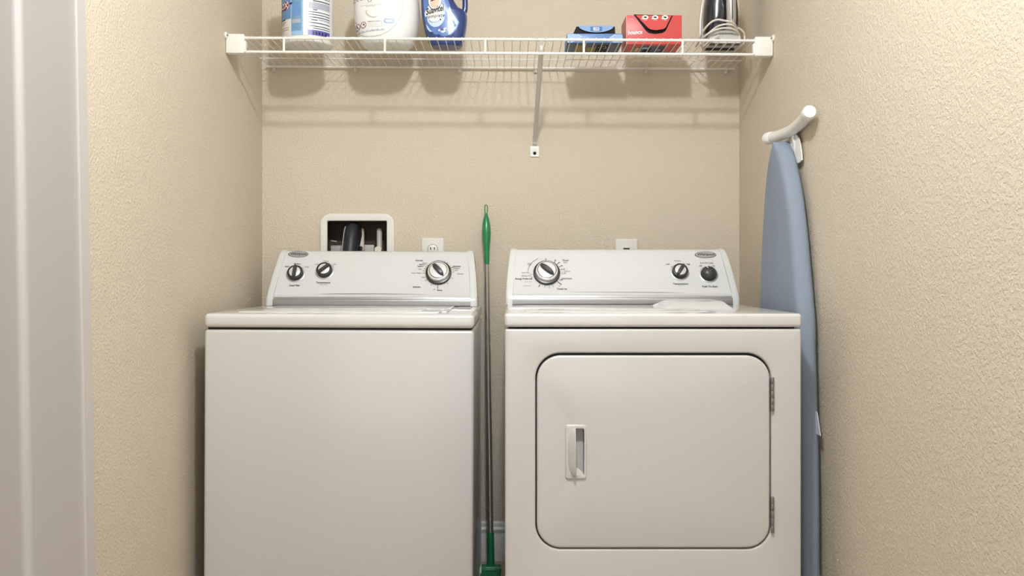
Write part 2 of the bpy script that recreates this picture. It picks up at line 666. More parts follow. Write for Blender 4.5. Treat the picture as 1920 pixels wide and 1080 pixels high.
# ================================================================== washing machine
WX0, WX1 = -0.794, -0.094
WYF, WYB = -0.730, -0.070
wash = thing('washing_machine', 'white top loading washing machine with plain front panel, left of the green handled mop', 'washing machine', (-0.444, -0.40, 0.0))
b = MB()
b.box('enamel', WX0, WX1, WYF, WYB, 0.012, 0.8365, 0.009, 4)
b.box('gap', WX0 + 0.008, WX1 - 0.008, WYF + 0.008, WYB - 0.008, 0.83, 0.846)
b.box('enamel', WX1 - 0.002, WX1 + 0.002, WYB - 0.05, WYB - 0.012, 0.03, 0.82, 0.0015, 2)
b.build('cabinet', wash)
b = MB()
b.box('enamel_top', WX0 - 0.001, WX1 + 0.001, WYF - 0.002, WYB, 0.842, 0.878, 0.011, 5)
b.build('top_panel', wash)
b = MB()
LX0, LX1, LY0, LY1 = -0.725, -0.190, -0.668, -0.265
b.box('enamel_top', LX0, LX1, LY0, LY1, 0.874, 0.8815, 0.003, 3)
b.box('enamel_top', LX0 + 0.05, LX1 - 0.05, LY0 + 0.05, LY1 - 0.04, 0.878, 0.8832, 0.0015, 2)
lid = b.build('lid', wash)
b = MB()
b.box('enamel_top', LX1 + 0.004, LX1 + 0.020, LY0 + 0.02, LY1 - 0.05, 0.876, 0.8835, 0.003, 3)
b.build('lid_grip', lid)
b = MB()
b.box('silver', -0.160, -0.118, -0.40, -0.275, 0.8775, 0.8792, 0.0006, 1)  # silver patch laid on the deck as the trim strip's reflection
b.build('trim_reflection', wash)
of, t, n = make_appliance_console(wash, 2.785, 0, -0.7776, -0.752, -0.1033, -0.1200, 0.022, 0.8785)
badge(wash, of, t, n, 557, 477.5)
knob(wash, 'load_size_knob', of(552, 514), t, n, 0.0305, 0.0255, 'lens', 2)
knob(wash, 'temperature_knob', of(606.5, 508.5), t, n, 0.0305, 0.0255, 'lens', 48)
knob(wash, 'cycle_knob', of(820, 512), t, n, 0.0, 0.0420, 'big', -40)
T = [(550, 536, 'Load Size', 0.0085, True, 'print'), (603.5, 530.5, 'Temperature', 0.0085, True, 'print'), (603.5, 534.5, 'Wash / Rinse', 0.005, False, 'print_red'),
     (536, 500.5, 'Small', 0.0065, True, 'print'), (555, 495.5, 'Medium', 0.0065, True, 'print'), (573, 501, 'Large', 0.0065, False, 'print'),
     (590.5, 496, 'Cold', 0.0065, False, 'print'), (609, 490.5, 'Warm', 0.0065, False, 'print'), (625.5, 496, 'Hot', 0.0065, False, 'print'),
     (783.5, 488.5, 'Normal', 0.0075, True, 'print'), (794, 493, 'Heavy', 0.006, False, 'print'), (789.5, 495.7, 'Medium', 0.006, True, 'print'), (786, 499, 'Regular', 0.0065, True, 'print'), (785, 504.5, 'Light', 0.006, False, 'print'),
     (778, 512, 'Super Wash', 0.0065, False, 'print'), (790, 520, 'Off', 0.0055, False, 'print'), (779, 538, 'Delicate', 0.0075, True, 'print'),
     (854, 499, 'Delicate', 0.0075, True, 'print'), (854, 502.7, 'Medium', 0.0065, False, 'print'), (853, 506.3, 'Light', 0.006, False, 'print'), (860.5, 513, 'Casual', 0.0075, False, 'print'),
     (822, 544, 'Rinse', 0.0075, True, 'print'), (811.5, 542.5, 'Off', 0.0055, False, 'print')]
K = [(820, 512, (-4, 24, 35), 0.043, 0.049, 0.0007), (820, 512, (-62, -54, -70, -80, -90), 0.044, 0.052, 0.0005), (820, 512, (64,), 0.043, 0.056, 0.0009),
     (820, 512, (74, 84, 112, 140), 0.045, 0.051, 0.0005), (820, 512, (181,), 0.043, 0.056, 0.0009), (820, 512, (208, 236, 252), 0.044, 0.051, 0.0006),
     (552, 514, (-45, 0, 45), 0.026, 0.032, 0.0007), (606.5, 508.5, (-45, 0, 50), 0.026, 0.033, 0.0007)]
WD = [(552, 514, ''), (606.5, 508.5, ''), (820, 512, '')]
markings_by_dial(wash, of, t, n, T, K, WD)
# grey arc of the cycle dial
cc = of(820, 512)
for a0, a1 in ((-75, -35), (-30, 20), (38, 60)):
    b = MB()
    b.grid('ring', lambda u_, v_: cc + n * 0.001 + (Vector((1, 0, 0)) * math.sin(math.radians(a0 + (a1 - a0) * u_)) + t * math.cos(math.radians(a0 + (a1 - a0) * u_))) * (0.0435 + 0.006 * v_), 12, 1)
    b.build('printed_arc', wash)
wash.rotation_euler = (0, 0.0042, 0)

# ================================================================== dryer
DD_ = 2.08
DX0, DX1 = -0.0089, 0.6959
DYF, DYB = -0.920, -0.215
dry = thing('clothes_dryer', 'white front loading clothes dryer with rounded rectangular door, beside the ironing board', 'dryer', (0.344, -0.56, 0.0))
DO = (PX(1004, DD_), PZ(1030, DD_), PX(1446.5, DD_), PZ(662, DD_))
b = MB()
door_hole = rr(*DO, 0.060, 12)
b.plate('enamel', rr(DX0, 0.012, DX1, 0.8518, 0.004, 3), [door_hole], DYF, DYF + 0.024, 0.006, 0.005, 4)
b.box('enamel', DX0 + 0.001, DX1 - 0.001, DYF + 0.0235, DYB, 0.012, 0.8518, 0.003, 2)
b.box('gap', DX0 + 0.008, DX1 - 0.008, DYF + 0.03, DYB - 0.008, 0.84, 0.8600)
b.build('cabinet', dry)
b = MB()
b.plate('gasket', rr(DO[0] - 0.004, DO[1] - 0.004, DO[2] + 0.004, DO[3] + 0.004, 0.062, 12), [], DYF + 0.018, DYF + 0.0235)
b.build('door_gasket', dry)
# door with a pocket for the handle
HX0, HX1 = PX(1060, DD_), PX(1099.5, DD_)
HZ0, HZ1 = PZ(897.5, DD_), PZ(796, DD_)
g4 = 0.0034
b = MB()
pk = (PX(1077, DD_), HZ0 + 0.009, HX1 - 0.006, HZ1 - 0.009)
b.plate('enamel', rr(DO[0] + g4, DO[1] + g4, DO[2] - g4, DO[3] - 0.0058, 0.057, 12), [rr(*pk, 0.003, 3)], DYF - 0.002, DYF + 0.016, 0.006, 0.0005, 4)
door = b.build('door', dry)
b = MB()
# bezel, pocket, curved grip
b.plate('enamel', rr(HX0, HZ0, HX1, HZ1, 0.007, 5), [rr(*pk, 0.004, 3)], DYF - 0.0065, DYF - 0.001, 0.003, 0.0015, 3)
t2 = bmesh.new()
x0, z0, x1, z1 = pk
ya, yb = DYF - 0.003, DYF + 0.0155
for q in ([(x0, yb, z0), (x1, yb, z0), (x1, yb, z1), (x0, yb, z1)], [(x0, ya, z0), (x1, ya, z0), (x1, yb, z0), (x0, yb, z0)],
          [(x0, ya, z1), (x0, yb, z1), (x1, yb, z1), (x1, ya, z1)], [(x0, ya, z0), (x0, yb, z0), (x0, yb, z1), (x0, ya, z1)],
          [(x1, ya, z0), (x1, ya, z1), (x1, yb, z1), (x1, yb, z0)]):
    t2.faces.new([t2.verts.new(p) for p in q])
b.merge(t2, 'enamel')
gx = PX(1078, DD_)
gz0, gz1 = PZ(894, DD_), PZ(801, DD_)
sec = []
for i in range(21):
    a = -1 + 2 * i / 20
    q = math.sqrt(max(0.0, 1 - abs(a) ** 2.6))
    z = (gz0 + gz1) / 2 + a * (gz1 - gz0) / 2
    xl = gx - 0.0008 - 0.018 * q
    out = 0.007 + 0.016 * q
    sec.append([Vector((xl, DYF - 0.004, z)), Vector((xl + (gx - xl) * .45, DYF - 0.004 - out * .55, z)), Vector((gx - 0.001, DYF - 0.004 - out, z)),
                Vector((gx + 0.0006, DYF - 0.004 - out + 0.001, z)), Vector((gx + 0.0006, DYF + 0.002, z))])
b.rings('enamel', sec)
# scooped foot of the pocket
b.rings('enamel', [[Vector((gx + 0.001 + (x1 - gx - 0.001) * k / 8, DYF - 0.004 - 0.004 * math.cos(k / 8 * PI / 2), z0)),
                    Vector((gx + 0.001 + (x1 - gx - 0.001) * k / 8, DYF - 0.003, z0 + 0.018 * math.cos(k / 8 * PI / 2) + 0.0005)),
                    Vector((gx + 0.001 + (x1 - gx - 0.001) * k / 8, DYF + 0.012, z0 + 0.0004))] for k in range(9)])
b.build('door_handle', door)
for py0, py1 in ((707, 771), (930, 998)):
    b = MB()
    hx = PX(1447.5, DD_)
    z1, z0 = PZ(py0, DD_), PZ(py1, DD_)
    for k in range(5):
        h = (z1 - z0) / 5
        b.lathe('hinge', [(0.0036, 0), (0.004, 0.0006), (0.004, h - 0.0012), (0.0036, h - 0.0006)], (hx, DYF - 0.0035, z0 + k * h), (0, 0, 1), (0, 1, 0), 12)
    b.box('hinge', hx - 0.002, hx + 0.003, DYF - 0.003, DYF + 0.006, z0 + 0.002, z1 - 0.002, 0.0008, 1)
    b.build('hinge', dry)
b = MB()
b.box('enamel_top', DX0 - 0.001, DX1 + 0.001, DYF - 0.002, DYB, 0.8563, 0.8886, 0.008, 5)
b.box('enamel_top', DX0 + 0.05, DX1 - 0.20, DYF + 0.09, -0.43, 0.886, 0.8899, 0.002, 2)
b.build('top_panel', dry)
# lint screen cover rising out of the top
b = MB()
lx0, lx1, ly0, ly1 = PX(1262, 2.47), PX(1340, 2.47), -0.60, -0.46
def lint(k, h):
    e = 0.046 * (1 - k)
    return [Vector((x, y, 0.8876 + h)) for x, y in ((lx0 - e, ly0 - 0.05 * (1 - k)), (lx1 + e * .45, ly0 - 0.05 * (1 - k)), (lx1 + e * .45, ly1 + 0.02 * (1 - k)), (lx0 - e, ly1 + 0.02 * (1 - k)))]
b.rings('enamel_top', [lint(0, 0), lint(.08, .003), lint(.75, .0175), lint(.92, .0200), lint(1.0, .0208)])
b.build('lint_screen_cover', dry, 30)
of, t, n = make_appliance_console(dry, 2.636, 0, -0.0097, 0.0043, 0.6957, 0.6727, 0.0205, 0.8886, 0.955)
badge(dry, of, t, n, 1322.5, 478)
knob(dry, 'cycle_knob', of(1025, 512.5), t, n, 0.0, 0.0412, 'big', -48)
knob(dry, 'temperature_knob', of(1274.5, 510.5), t, n, 0.0288, 0.0240, 'lens', 33)
knob(dry, 'start_knob', of(1328.5, 514.5), t, n, 0.0288, 0.0245, 'dome', -22)
T = [(1276, 532.5, 'Temperature', 0.0085, True, 'print'), (1276, 536, 'Fabric', 0.0045, False, 'print_grey'), (1331, 537.5, 'Push To Start', 0.0085, True, 'print'),
     (1252, 495.5, 'Low', 0.0065, True, 'print'), (1270.5, 489.5, 'Medium', 0.0065, False, 'print'), (1290.5, 495.5, 'High', 0.0065, True, 'print'),
     (1325, 493.5, 'End Of Cycle', 0.0075, False, 'print'), (1313.5, 499, 'Off', 0.006, True, 'print'), (1338, 499, 'On', 0.006, True, 'print'),
     (992, 494, 'Very', 0.006, False, 'print'), (993, 496.8, 'Dry', 0.006, False, 'print'), (985.5, 511.5, 'Less Dry', 0.0068, False, 'print'), (987, 517.5, 'Damp Dry', 0.0068, False, 'print'),
     (982, 523, 'Energy Preferred', 0.0075, True, 'print'), (991, 528.5, 'Less Dry', 0.006, False, 'print_grey'), (989, 536, 'Automatic', 0.006, False, 'print_grey'),
     (1060, 488.5, 'Timed', 0.0075, True, 'print'), (1060, 492.3, 'Dry', 0.007, False, 'print'), (1041, 488.5, '80', 0.0055, True, 'print'), (1048.5, 492.6, '60', 0.0055, True, 'print'),
     (1053.5, 498.5, '40', 0.0055, True, 'print'), (1057.5, 505, '20', 0.0055, True, 'print'), (1064, 509, 'Fluff Air', 0.006, False, 'print'), (1059, 512.5, '10', 0.0055, True, 'print'),
     (1063, 522.5, 'Cool Down', 0.0065, True, 'print'), (1052, 525, 'Off', 0.0065, True, 'print'), (1049.5, 536, 'a', 0.006, True, 'print'), (1053.5, 542, 'Touch Up', 0.0075, True, 'print')]
K = [(1025, 512.5, (-2,), 0.044, 0.053, 0.001), (1025, 512.5, (33, 46, 60, 74), 0.044, 0.052, 0.0007), (1025, 512.5, (85, 92, 266, 252), 0.045, 0.052, 0.0004),
     (1025, 512.5, (132,), 0.043, 0.060, 0.001), (1025, 512.5, (158, 172, 188), 0.044, 0.052, 0.0005), (1025, 512.5, (208,), 0.044, 0.054, 0.0009),
     (1274.5, 510.5, (-52, -5, 45), 0.0255, 0.032, 0.0008)]
DD = [(1025, 512.5, ''), (1274.5, 510.5, ''), (1328.5, 514.5, '')]
markings_by_dial(dry, of, t, n, T, K, DD)
cc = of(1025, 512.5)
X_ = Vector((1, 0, 0))
b = MB()
b.grid('print', lambda u_, v_: cc + n * 0.001 + (X_ * math.sin(math.radians(-84 + 58 * u_)) + t * math.cos(math.radians(-84 + 58 * u_))) * (0.0575 + 0.0011 * v_), 14, 1)
b.build('printed_arc', dry)
b = MB()
b.grid('ring', lambda u_, v_: cc + n * 0.001 + (X_ * math.sin(math.radians(-20 + 17 * u_)) + t * math.cos(math.radians(-20 + 17 * u_))) * (0.0445 + 0.008 * v_), 6, 1)
b.build('printed_arc', dry)

# ================================================================== wire shelf
SZ = 1.6838
SH = thing('wire_shelf', 'white vinyl coated wire shelf spanning the alcove above both machines', 'shelf', (-0.027, -0.19, SZ))
df = 2.622
yF = df - 3.0
b = MB()
x0, x1 = XL + 0.012, XR - 0.012
b.tube('shelf', [(x0, yF, SZ), (x1, yF, SZ)], 0.0042, 10)
b.build('front_top_rod', SH)
b = MB()
b.tube('shelf', [(x0, yF - 0.002, 1.6418), (x1, yF - 0.002, 1.6418)], 0.0042, 10)
b.build('front_bottom_rod', SH)
b = MB()
b.tube('shelf', [(XL + 0.018, -0.016, SZ - 0.001), (XR - 0.018, -0.016, SZ - 0.001)], 0.0036, 10)
b.build('back_rod', SH)
b = MB()
b.tube('shelf', [(XL + 0.03, -0.138, SZ - 0.002), (XR - 0.03, -0.138, SZ - 0.002)], 0.0016, 8)
b.build('middle_rod', SH)
b = MB()
nw = 64
for k in range(nw):
    x = XL + 0.025 + (XR - XL - 0.05) * k / (nw - 1)
    b.tube('shelf', [(x, yF - 0.001, SZ + 0.0048), (x, -0.03, SZ + 0.0048), (x, -0.013, SZ + 0.003)], 0.0014, 6)
b.build('deck_wires', SH)
for px in (533, 722, 910, 1094.5, 1279.5):
    x = PX(px, df)
    b = MB()
    b.tube('shelf', [(x, yF - 0.004, SZ + 0.002), (x, yF - 0.005, 1.640)], 0.0036, 8)
    b.build('lip_post', SH)
for s in (0, 1):
    wx = XL if s == 0 else XR
    sg = 1 if s == 0 else -1
    b = MB()
    xa, xb = sorted((wx + sg * 0.001, wx + sg * 0.055))
    b.box('shelf', xa, xb, yF - 0.012, yF + 0.014, 1.6355, 1.6935, 0.003, 3)
    xa, xb = sorted((wx + sg * 0.050, wx + sg * 0.060))
    b.box('shelf', xa, xb, yF - 0.009, yF + 0.010, 1.640, 1.674, 0.002, 2)
    # little ear with its screw at the wall
    b.lathe('shelf', [(0.010, 0.0), (0.010, 0.004), (0.008, 0.006)], (wx + sg * 0.0005, yF - 0.014, 1.688), (sg, 0, 0), seg=16)
    bo = b.build('end_bracket', SH)
    b = MB()
    b.lathe('hinge', [(0.0035, 0), (0.0035, 0.0015), (0.002, 0.0025)], (wx + sg * 0.0065, yF - 0.014, 1.688), (sg, 0, 0), seg=12)
    b.build('screw', bo)
for px in (513, 666, 861, 1004, 1212, 1362):
    x = PX(px, 2.985)
    b = MB()
    b.box('clip', x - 0.006, x + 0.006, -0.012, -0.0005, SZ - 0.016, SZ + 0.008, 0.002, 2)
    b.tube('clip', catmull([(x, -0.004, SZ - 0.014), (x, -0.014, SZ - 0.012), (x, -0.0215, SZ - 0.003), (x, -0.018, SZ + 0.005)], 5), 0.0028, 8)
    c = b.build('wall_clip', SH)
    b = MB()
    b.lathe('hinge', [(0.0028, 0), (0.0028, 0.001), (0.001, 0.002)], (x, -0.0122, SZ + 0.004), (0, -1, 0), seg=10)
    b.build('screw', c)
# diagonal brace
bx0, bx1 = PX(1014.5, 2.65), PX(1003.5, 2.99)
zb = PZ(272, 2.99)
b = MB()
b.tube('brace', catmull([(bx0, yF + 0.012, SZ - 0.018), (bx0 - 0.001, yF + 0.03, SZ - 0.05), (bx1 + 0.001, -0.028, zb + 0.035), (bx1, -0.007, zb + 0.002)], 6), 0.0075, 12, squash=((1, 0, 0), 1.0))
br = b.build('support_brace', SH)
b = MB()
for s in (-1, 1):
    b.tube('brace', catmull([(bx0 + s * 0.003, yF + 0.014, SZ - 0.022), (bx0 + s * 0.010, yF + 0.006, SZ - 0.006), (bx0 + s * 0.013, yF + 0.001, SZ + 0.006), (bx0 + s * 0.013, yF - 0.006, SZ + 0.003)], 5), 0.0035, 8)
b.build('brace_hook', br)
b = MB()
b.plate('capwhite', rr(bx1 - 0.0155, PZ(294, 3), bx1 + 0.0155, PZ(274, 3), 0.003, 4), [rr(bx1 - 0.0055, PZ(290.5, 3), bx1 + 0.0055, PZ(284.3, 3), 0.0053, 5)], -0.005, -0.0005, 0.0015)
b.lathe('gap', [(0.0052, 0.0), (0.0052, 0.002), (0.001, 0.0025)], (bx1, -0.0008, PZ(287.4, 3)), (0, -1, 0), seg=14)
b.build('brace_foot_plate', br)
SH.rotation_euler = (0, 0.0054, 0)


def zdeck(x):
    return SZ + 0.0066 - 0.0054 * (x + 0.027)


# ================================================================== canister with a blue label
def mats_for_prints():
    M['wht'] = mat('white_plastic', (0.82, 0.82, 0.80), 0.32)
    M['lbl_blue'] = bumpy(mat('label_blue', srgb(112, 158, 205), 0.3), 120, 0.0, 0.001, tint=srgb(85, 130, 185), tint_scale=60)
    M['lbl_sky'] = mat('label_pale_blue', srgb(150, 190, 225), 0.3)
    M['lbl_teal'] = bumpy(mat('label_steel_blue', srgb(95, 140, 180), 0.3), 120, 0.0, 0.001, tint=srgb(130, 165, 195), tint_scale=50)
    M['lbl_white'] = mat('label_white', (0.80, 0.81, 0.84), 0.3)
    M['lbl_cream'] = mat('label_cream', (0.76, 0.72, 0.66), 0.35)
    M['navy'] = mat('print_navy', srgb(22, 22, 62), 0.35)
    M['purple'] = mat('print_violet', srgb(90, 90, 165), 0.35)
    M['crim'] = mat('emblem_red', srgb(120, 30, 48), 0.35)
    M['pink'] = mat('emblem_pink', srgb(235, 175, 180), 0.35)
    M['lblgrey'] = mat('label_grey', srgb(172, 176, 190), 0.4)
mats_for_prints()

rC = 0.0805
rC = 0.0785
dC = 2.675 + rC
cX = PX(577.5, dC)
cY = dC - 3.0
z0 = zdeck(cX)
can = thing('canister', 'round white canister with blue printed label, at the left end of wire shelf', 'canister', (cX, cY, z0))
b = MB()
b.lathe('wht', [(rC * .92, 0), (rC * .965, 0.002), (rC * .985, 0.006), (rC * .99, 0.014), (rC, 0.016), (rC, 0.182), (rC * .98, 0.187), (rC * .97, 0.188)], (cX, cY, z0), (0, 0, 1), (0, 1, 0), 64)
b.build('body', can)
b = MB()
b.lathe('wht', [(rC * 1.02, 0.1885), (rC * 1.03, 0.190), (rC * 1.03, 0.208), (rC * 1.0, 0.213), (rC * .9, 0.215)], (cX, cY, z0), (0, 0, 1), (0, 1, 0), 64)
b.build('lid', can)
def cyl(out):
    def fn(x, z):       # x = arc length from the camera-facing line
        a = x / rC
        return Vector((cX + math.sin(a) * (rC + out), cY - math.cos(a) * (rC + out), z0 + z - 0.030))
    return fn
def arc(s):
    return math.asin(max(-1, min(1, s))) * rC
def patch(bb, m, s0, s1, za, zb_, out, nu=10):
    a0, a1 = arc(s0), arc(s1)
    f = cyl(out)
    bb.grid(m, lambda u_, v_: f(a0 + (a1 - a0) * u_, za + (zb_ - za) * v_), nu, 1)
b = MB()
zl0, zl1 = 0.048, 0.208
f0 = cyl(0.0006)
b.grid('lbl_white', lambda u_, v_: f0(-1.9 * rC + 3.3 * rC * u_, zl0 + (zl1 - zl0) * v_), 60, 1)
b.grid('lbl_blue', lambda u_, v_: cyl(0.0009)(-1.9 * rC + (arc(-.46) + 1.9 * rC) * u_, 0.10 + (zl1 - 0.10) * v_), 24, 1)
b.grid('lbl_cream', lambda u_, v_: cyl(0.0009)(-1.9 * rC + (arc(-.46) + 1.9 * rC) * u_, zl0 + (0.10 - zl0) * v_), 24, 1)
patch(b, 'lbl_teal', -.44, -.02, zl0 + .012, zl1, 0.0009)
patch(b, 'lbl_sky', -.44, 0.02, zl0, zl0 + .014, 0.0009)
patch(b, 'lbl_sky', -.02, 0.04, zl0, zl1, 0.0009)
lab = b.build('label', can)
b = MB()
# red lozenge emblem with the white word, mostly round the left side
cxa, cza = -1.30 * rC, 0.142
dm = [(-0.055, 0.0), (-0.045, 0.012), (0.0, 0.040), (0.045, 0.012), (0.055, 0.0), (0.045, -0.012), (0.0, -0.040), (-0.045, -0.012)]
nv = [(-0.06, -0.012), (0.0, -0.058), (0.074, -0.002), (0.06, 0.0), (0, -0.03), (-0.05, 0.0)]
b.poly('navy', [(cxa + x, cza + z) for x, z in ((-0.07, 0.0), (0.0, -0.056), (0.0745, 0.004), (0.0745, 0.010), (0.0, -0.02), (-0.06, 0.0))], cyl(0.0011), 8)
b.poly('pink', [(cxa + x * 1.1, cza + z * 1.08) for x, z in dm], cyl(0.0014), 8)
b.poly('crim', [(cxa + x, cza + z) for x, z in dm], cyl(0.0017), 8)
b.text('wht', 'CLOROX', 0.026, lambda x, y: cyl(0.0021)(cxa + x, cza + y), True, sub=1)
for z, s0, s1, th in ((0.098, -.90, -.72, .0035), (0.091, -.97, -.68, .0014), (0.086, -.97, -.75, .0012), (0.0735, -.95, -.55, .0014), (0.0675, -.92, -.57, .0014), (0.062, -.95, -.8, .001)):
    patch(b, 'navy', s0, s1, z, z + th, 0.0012)
patch(b, 'lblgrey', -.40, -.05, 0.085, 0.097, 0.0012)
patch(b, 'lbl_blue', -.40, -.08, 0.108, 0.150, 0.0012)
patch(b, 'navy', -.40, -.25, 0.156, 0.158, 0.0012)
patch(b, 'navy', -.2, -.08, 0.156, 0.158, 0.0012)
# ruled text columns on the right side
for z, s0, s1, th, m in ((0.168, .25, .93, .009, 'navy'), (0.163, .26, .93, .0016, 'navy'), (0.153, .40, .93, .0028, 'navy'), (0.130, .24, .93, .020, 'lblgrey'), (0.126, .40, .55, .0024, 'navy'),
                         (0.119, .24, .93, .0022, 'navy'), (0.111, .24, .93, .0022, 'navy'), (0.103, .26, .93, .0024, 'navy'), (0.0945, .32, .56, .0024, 'navy'), (0.096, .6, .93, .004, 'lblgrey'),
                         (0.086, .24, .93, .0024, 'navy'), (0.076, .26, .93, .0022, 'navy'), (0.0695, .4, .93, .002, 'navy'), (zl0 + .001, .22, .93, .016, 'purple')):
    patch(b, m, s0, s1, z, z + th, 0.0012)
for k in range(5):
    patch(b, 'navy', .40 + k * .1, .44 + k * .1, zl0 + 0.003, zl0 + 0.012, 0.0015, 3)
b.build('label_print', lab)


# ================================================================== bottles: lofts of superellipse sections
class Loft:
    def __init__(self, cx, cy, z0, tab, depth, nexp=2.4):
        """tab: (height, left x, right x, depth factor)"""
        self.cx, self.cy, self.z0, self.tab, self.depth, self.n = cx, cy, z0, tab, depth, nexp
        self.L = [(r[0], r[1]) for r in tab]
        self.R = [(r[0], r[2]) for r in tab]
        self.B = [(r[0], r[3]) for r in tab]

    def par(self, z):
        l, r = lerp_tab(self.L, z), lerp_tab(self.R, z)
        return (l + r) / 2, (r - l) / 2, lerp_tab(self.B, z) * self.depth / 2

    def ring(self, z, seg=48):
        c, a, bb = self.par(z)
        out = []
        for k in range(seg):
            t_ = 2 * PI * k / seg
            ct, st = math.cos(t_), math.sin(t_)
            out.append(Vector((c + a * math.copysign(abs(ct) ** (2 / self.n), ct), self.cy + bb * math.copysign(abs(st) ** (2 / self.n), st), self.z0 + z)))
        return out

    def body(self, mb, m, zs):
        mb.rings(m, [self.ring(z) for z in zs])

    def front(self, out):
        def fn(x, z):
            c, a, bb = self.par(z)
            x = max(c - .985 * a, min(c + .985 * a, x))
            s = abs((x - c) / a)
            return Vector((x, self.cy - bb * (1 - s ** self.n) ** (1 / self.n) - out, self.z0 + z))
        return fn


def smooth_tab(tab, n=5):
    v = catmull([Vector((r[0], r[1], r[2])) for r in tab], n)
    w_ = catmull([Vector((r[0], r[3], 0)) for r in tab], n)
    return [(a.x, a.y, a.z, c.y) for a, c in zip(v, w_)]


# white detergent jug
dj = 2.765
jx = PX(725, dj)
jz = zdeck(jx)
jug = thing('detergent_jug', 'large white detergent jug with grey print, left of the blue softener bottle', 'detergent bottle', (jx, dj - 3, jz))
X1 = lambda px: PX(px, dj)
tab = smooth_tab([(0.0, X1(690), X1(762), 0.62), (0.004, X1(683), X1(769), 0.80), (0.018, X1(676), X1(776), 0.92), (0.05, X1(669.5), X1(783), 0.98), (0.09, X1(665.5), X1(786.5), 1.0),
                  (0.125, X1(664), X1(787), 1.0), (0.165, X1(666), X1(783), 0.97), (0.20, X1(673), X1(774), 0.90), (0.225, X1(686), X1(760), 0.75), (0.245, X1(702), X1(746), 0.45)])
Lj = Loft(jx, dj - 3, jz, tab, 0.165, 2.4)
b = MB()
Lj.body(b, 'wht', [r[0] for r in tab])
b.build('body', jug)
b = MB()
b.lathe('wht', [(0.036, 0.240), (0.038, 0.244), (0.038, 0.285), (0.034, 0.29), (0.02, 0.291)], (jx, dj - 3, jz), (0, 0, 1), (0, 1, 0), 32)
b.build('cap', jug)
jy = lambda py: PZ(py, dj - 0.08) - jz
M['jug_label'] = mat('jug_label_white', (0.83, 0.825, 0.80), 0.35)
M['pill'] = mat('pill_blue_grey', srgb(168, 184, 214), 0.4)
M['faint'] = mat('print_pale_grey', srgb(196, 194, 188), 0.5)
M['maroon'] = mat('print_maroon', srgb(130, 45, 50), 0.5)
fj = Lj.front
b = MB()
# big oval label with a faint embossed rim
oc = (X1(705), jy(9))
rim = ell(oc[0], oc[1], X1(760) - X1(704), 0.096, 60)
inn = ell(oc[0], oc[1], X1(760) - X1(705), 0.0940, 60)
b.poly('faint', [p for p in rim], fj(0.0007), 8)
b.poly('jug_label', inn, fj(0.0011), 8)
jl = b.build('label', jug)
b = MB()
b.text('print_grey', 'detergent', 0.033, lambda x, y: fj(0.0016)(X1(692) + x, jy(-7) + y), False, sub=1)
for px0, px1, py, th in ((682, 722, 10, .0016), (693, 711, 12, .002), (694, 708, 5.5, .0012)):
    b.grid('faint', lambda u_, v_: fj(0.0016)(X1(px0 + (px1 - px0) * u_), jy(py) + th * v_), 6, 1)
for px in (675.7, 688):
    py = 46.5 if px < 680 else 45
    b.poly('maroon', ell(X1(px), jy(py), 0.0098, 0.0098, 24), fj(0.0015), 2)
    b.poly('jug_label', ell(X1(px), jy(py), 0.0078, 0.0078, 24), fj(0.0018), 2)
    b.poly('print', [(X1(px) + x, jy(py) + z) for x, z in (((-.004, -.006), (.003, -.006), (.001, 0), (-.001, .005), (-.004, .004)) if px < 680 else ((-.001, .0), (.004, -.001), (.003, .005), (0, .004)))], fj(0.0020), 1)
    b.grid('maroon', lambda u_, v_: fj(0.0022)(X1(px) - .0062 + .0124 * u_ , jy(py) + .0062 - .0124 * u_ + .0016 * (v_ - .5)), 3, 1)
for px0, px1, py, th, m in ((697, 705, 40.8, .003, 'print_grey'), (705, 721, 40.6, .0025, 'lblgrey'), (697, 721, 50, .0013, 'faint'), (697, 718, 47.2, .0012, 'faint'), (697, 716, 44, .001, 'faint'), (722, 723, 50, .017, 'faint')):
    b.grid(m, lambda u_, v_: fj(0.0016)(X1(px0 + (px1 - px0) * u_), jy(py) + th * v_), 6, 1)
# short broken strokes of a line too blurred to read
xk = 675.0
random.seed(5)
while xk < 728:
    wv = random.uniform(1.0, 3.0)
    q0, q1 = xk, xk + wv
    hh = random.uniform(.0035, .0065)
    b.grid('lblgrey', lambda u_, v_: fj(0.0016)(X1(q0 + (q1 - q0) * u_), jy(59.5 - (q0 - 675) * .045) + hh * v_), 1, 1)
    xk += wv + random.uniform(.5, 1.2)
b.poly('pill', rr(X1(726), jy(44), X1(746), jy(35), 0.0075, 5)(0), fj(0.0016), 3)
b.poly('lbl_white', rr(X1(730), jy(41.6), X1(742.5), jy(37.5), 0.003, 4)(0), fj(0.0019), 2)
b.poly('faint', ell(X1(703), jy(26), 0.020, 0.010, 20, -.5), fj(0.0014), 3)
b.poly('jug_label', ell(X1(704), jy(25.0), 0.017, 0.008, 20, -.5), fj(0.0017), 3)
b.build('label_print', jl)

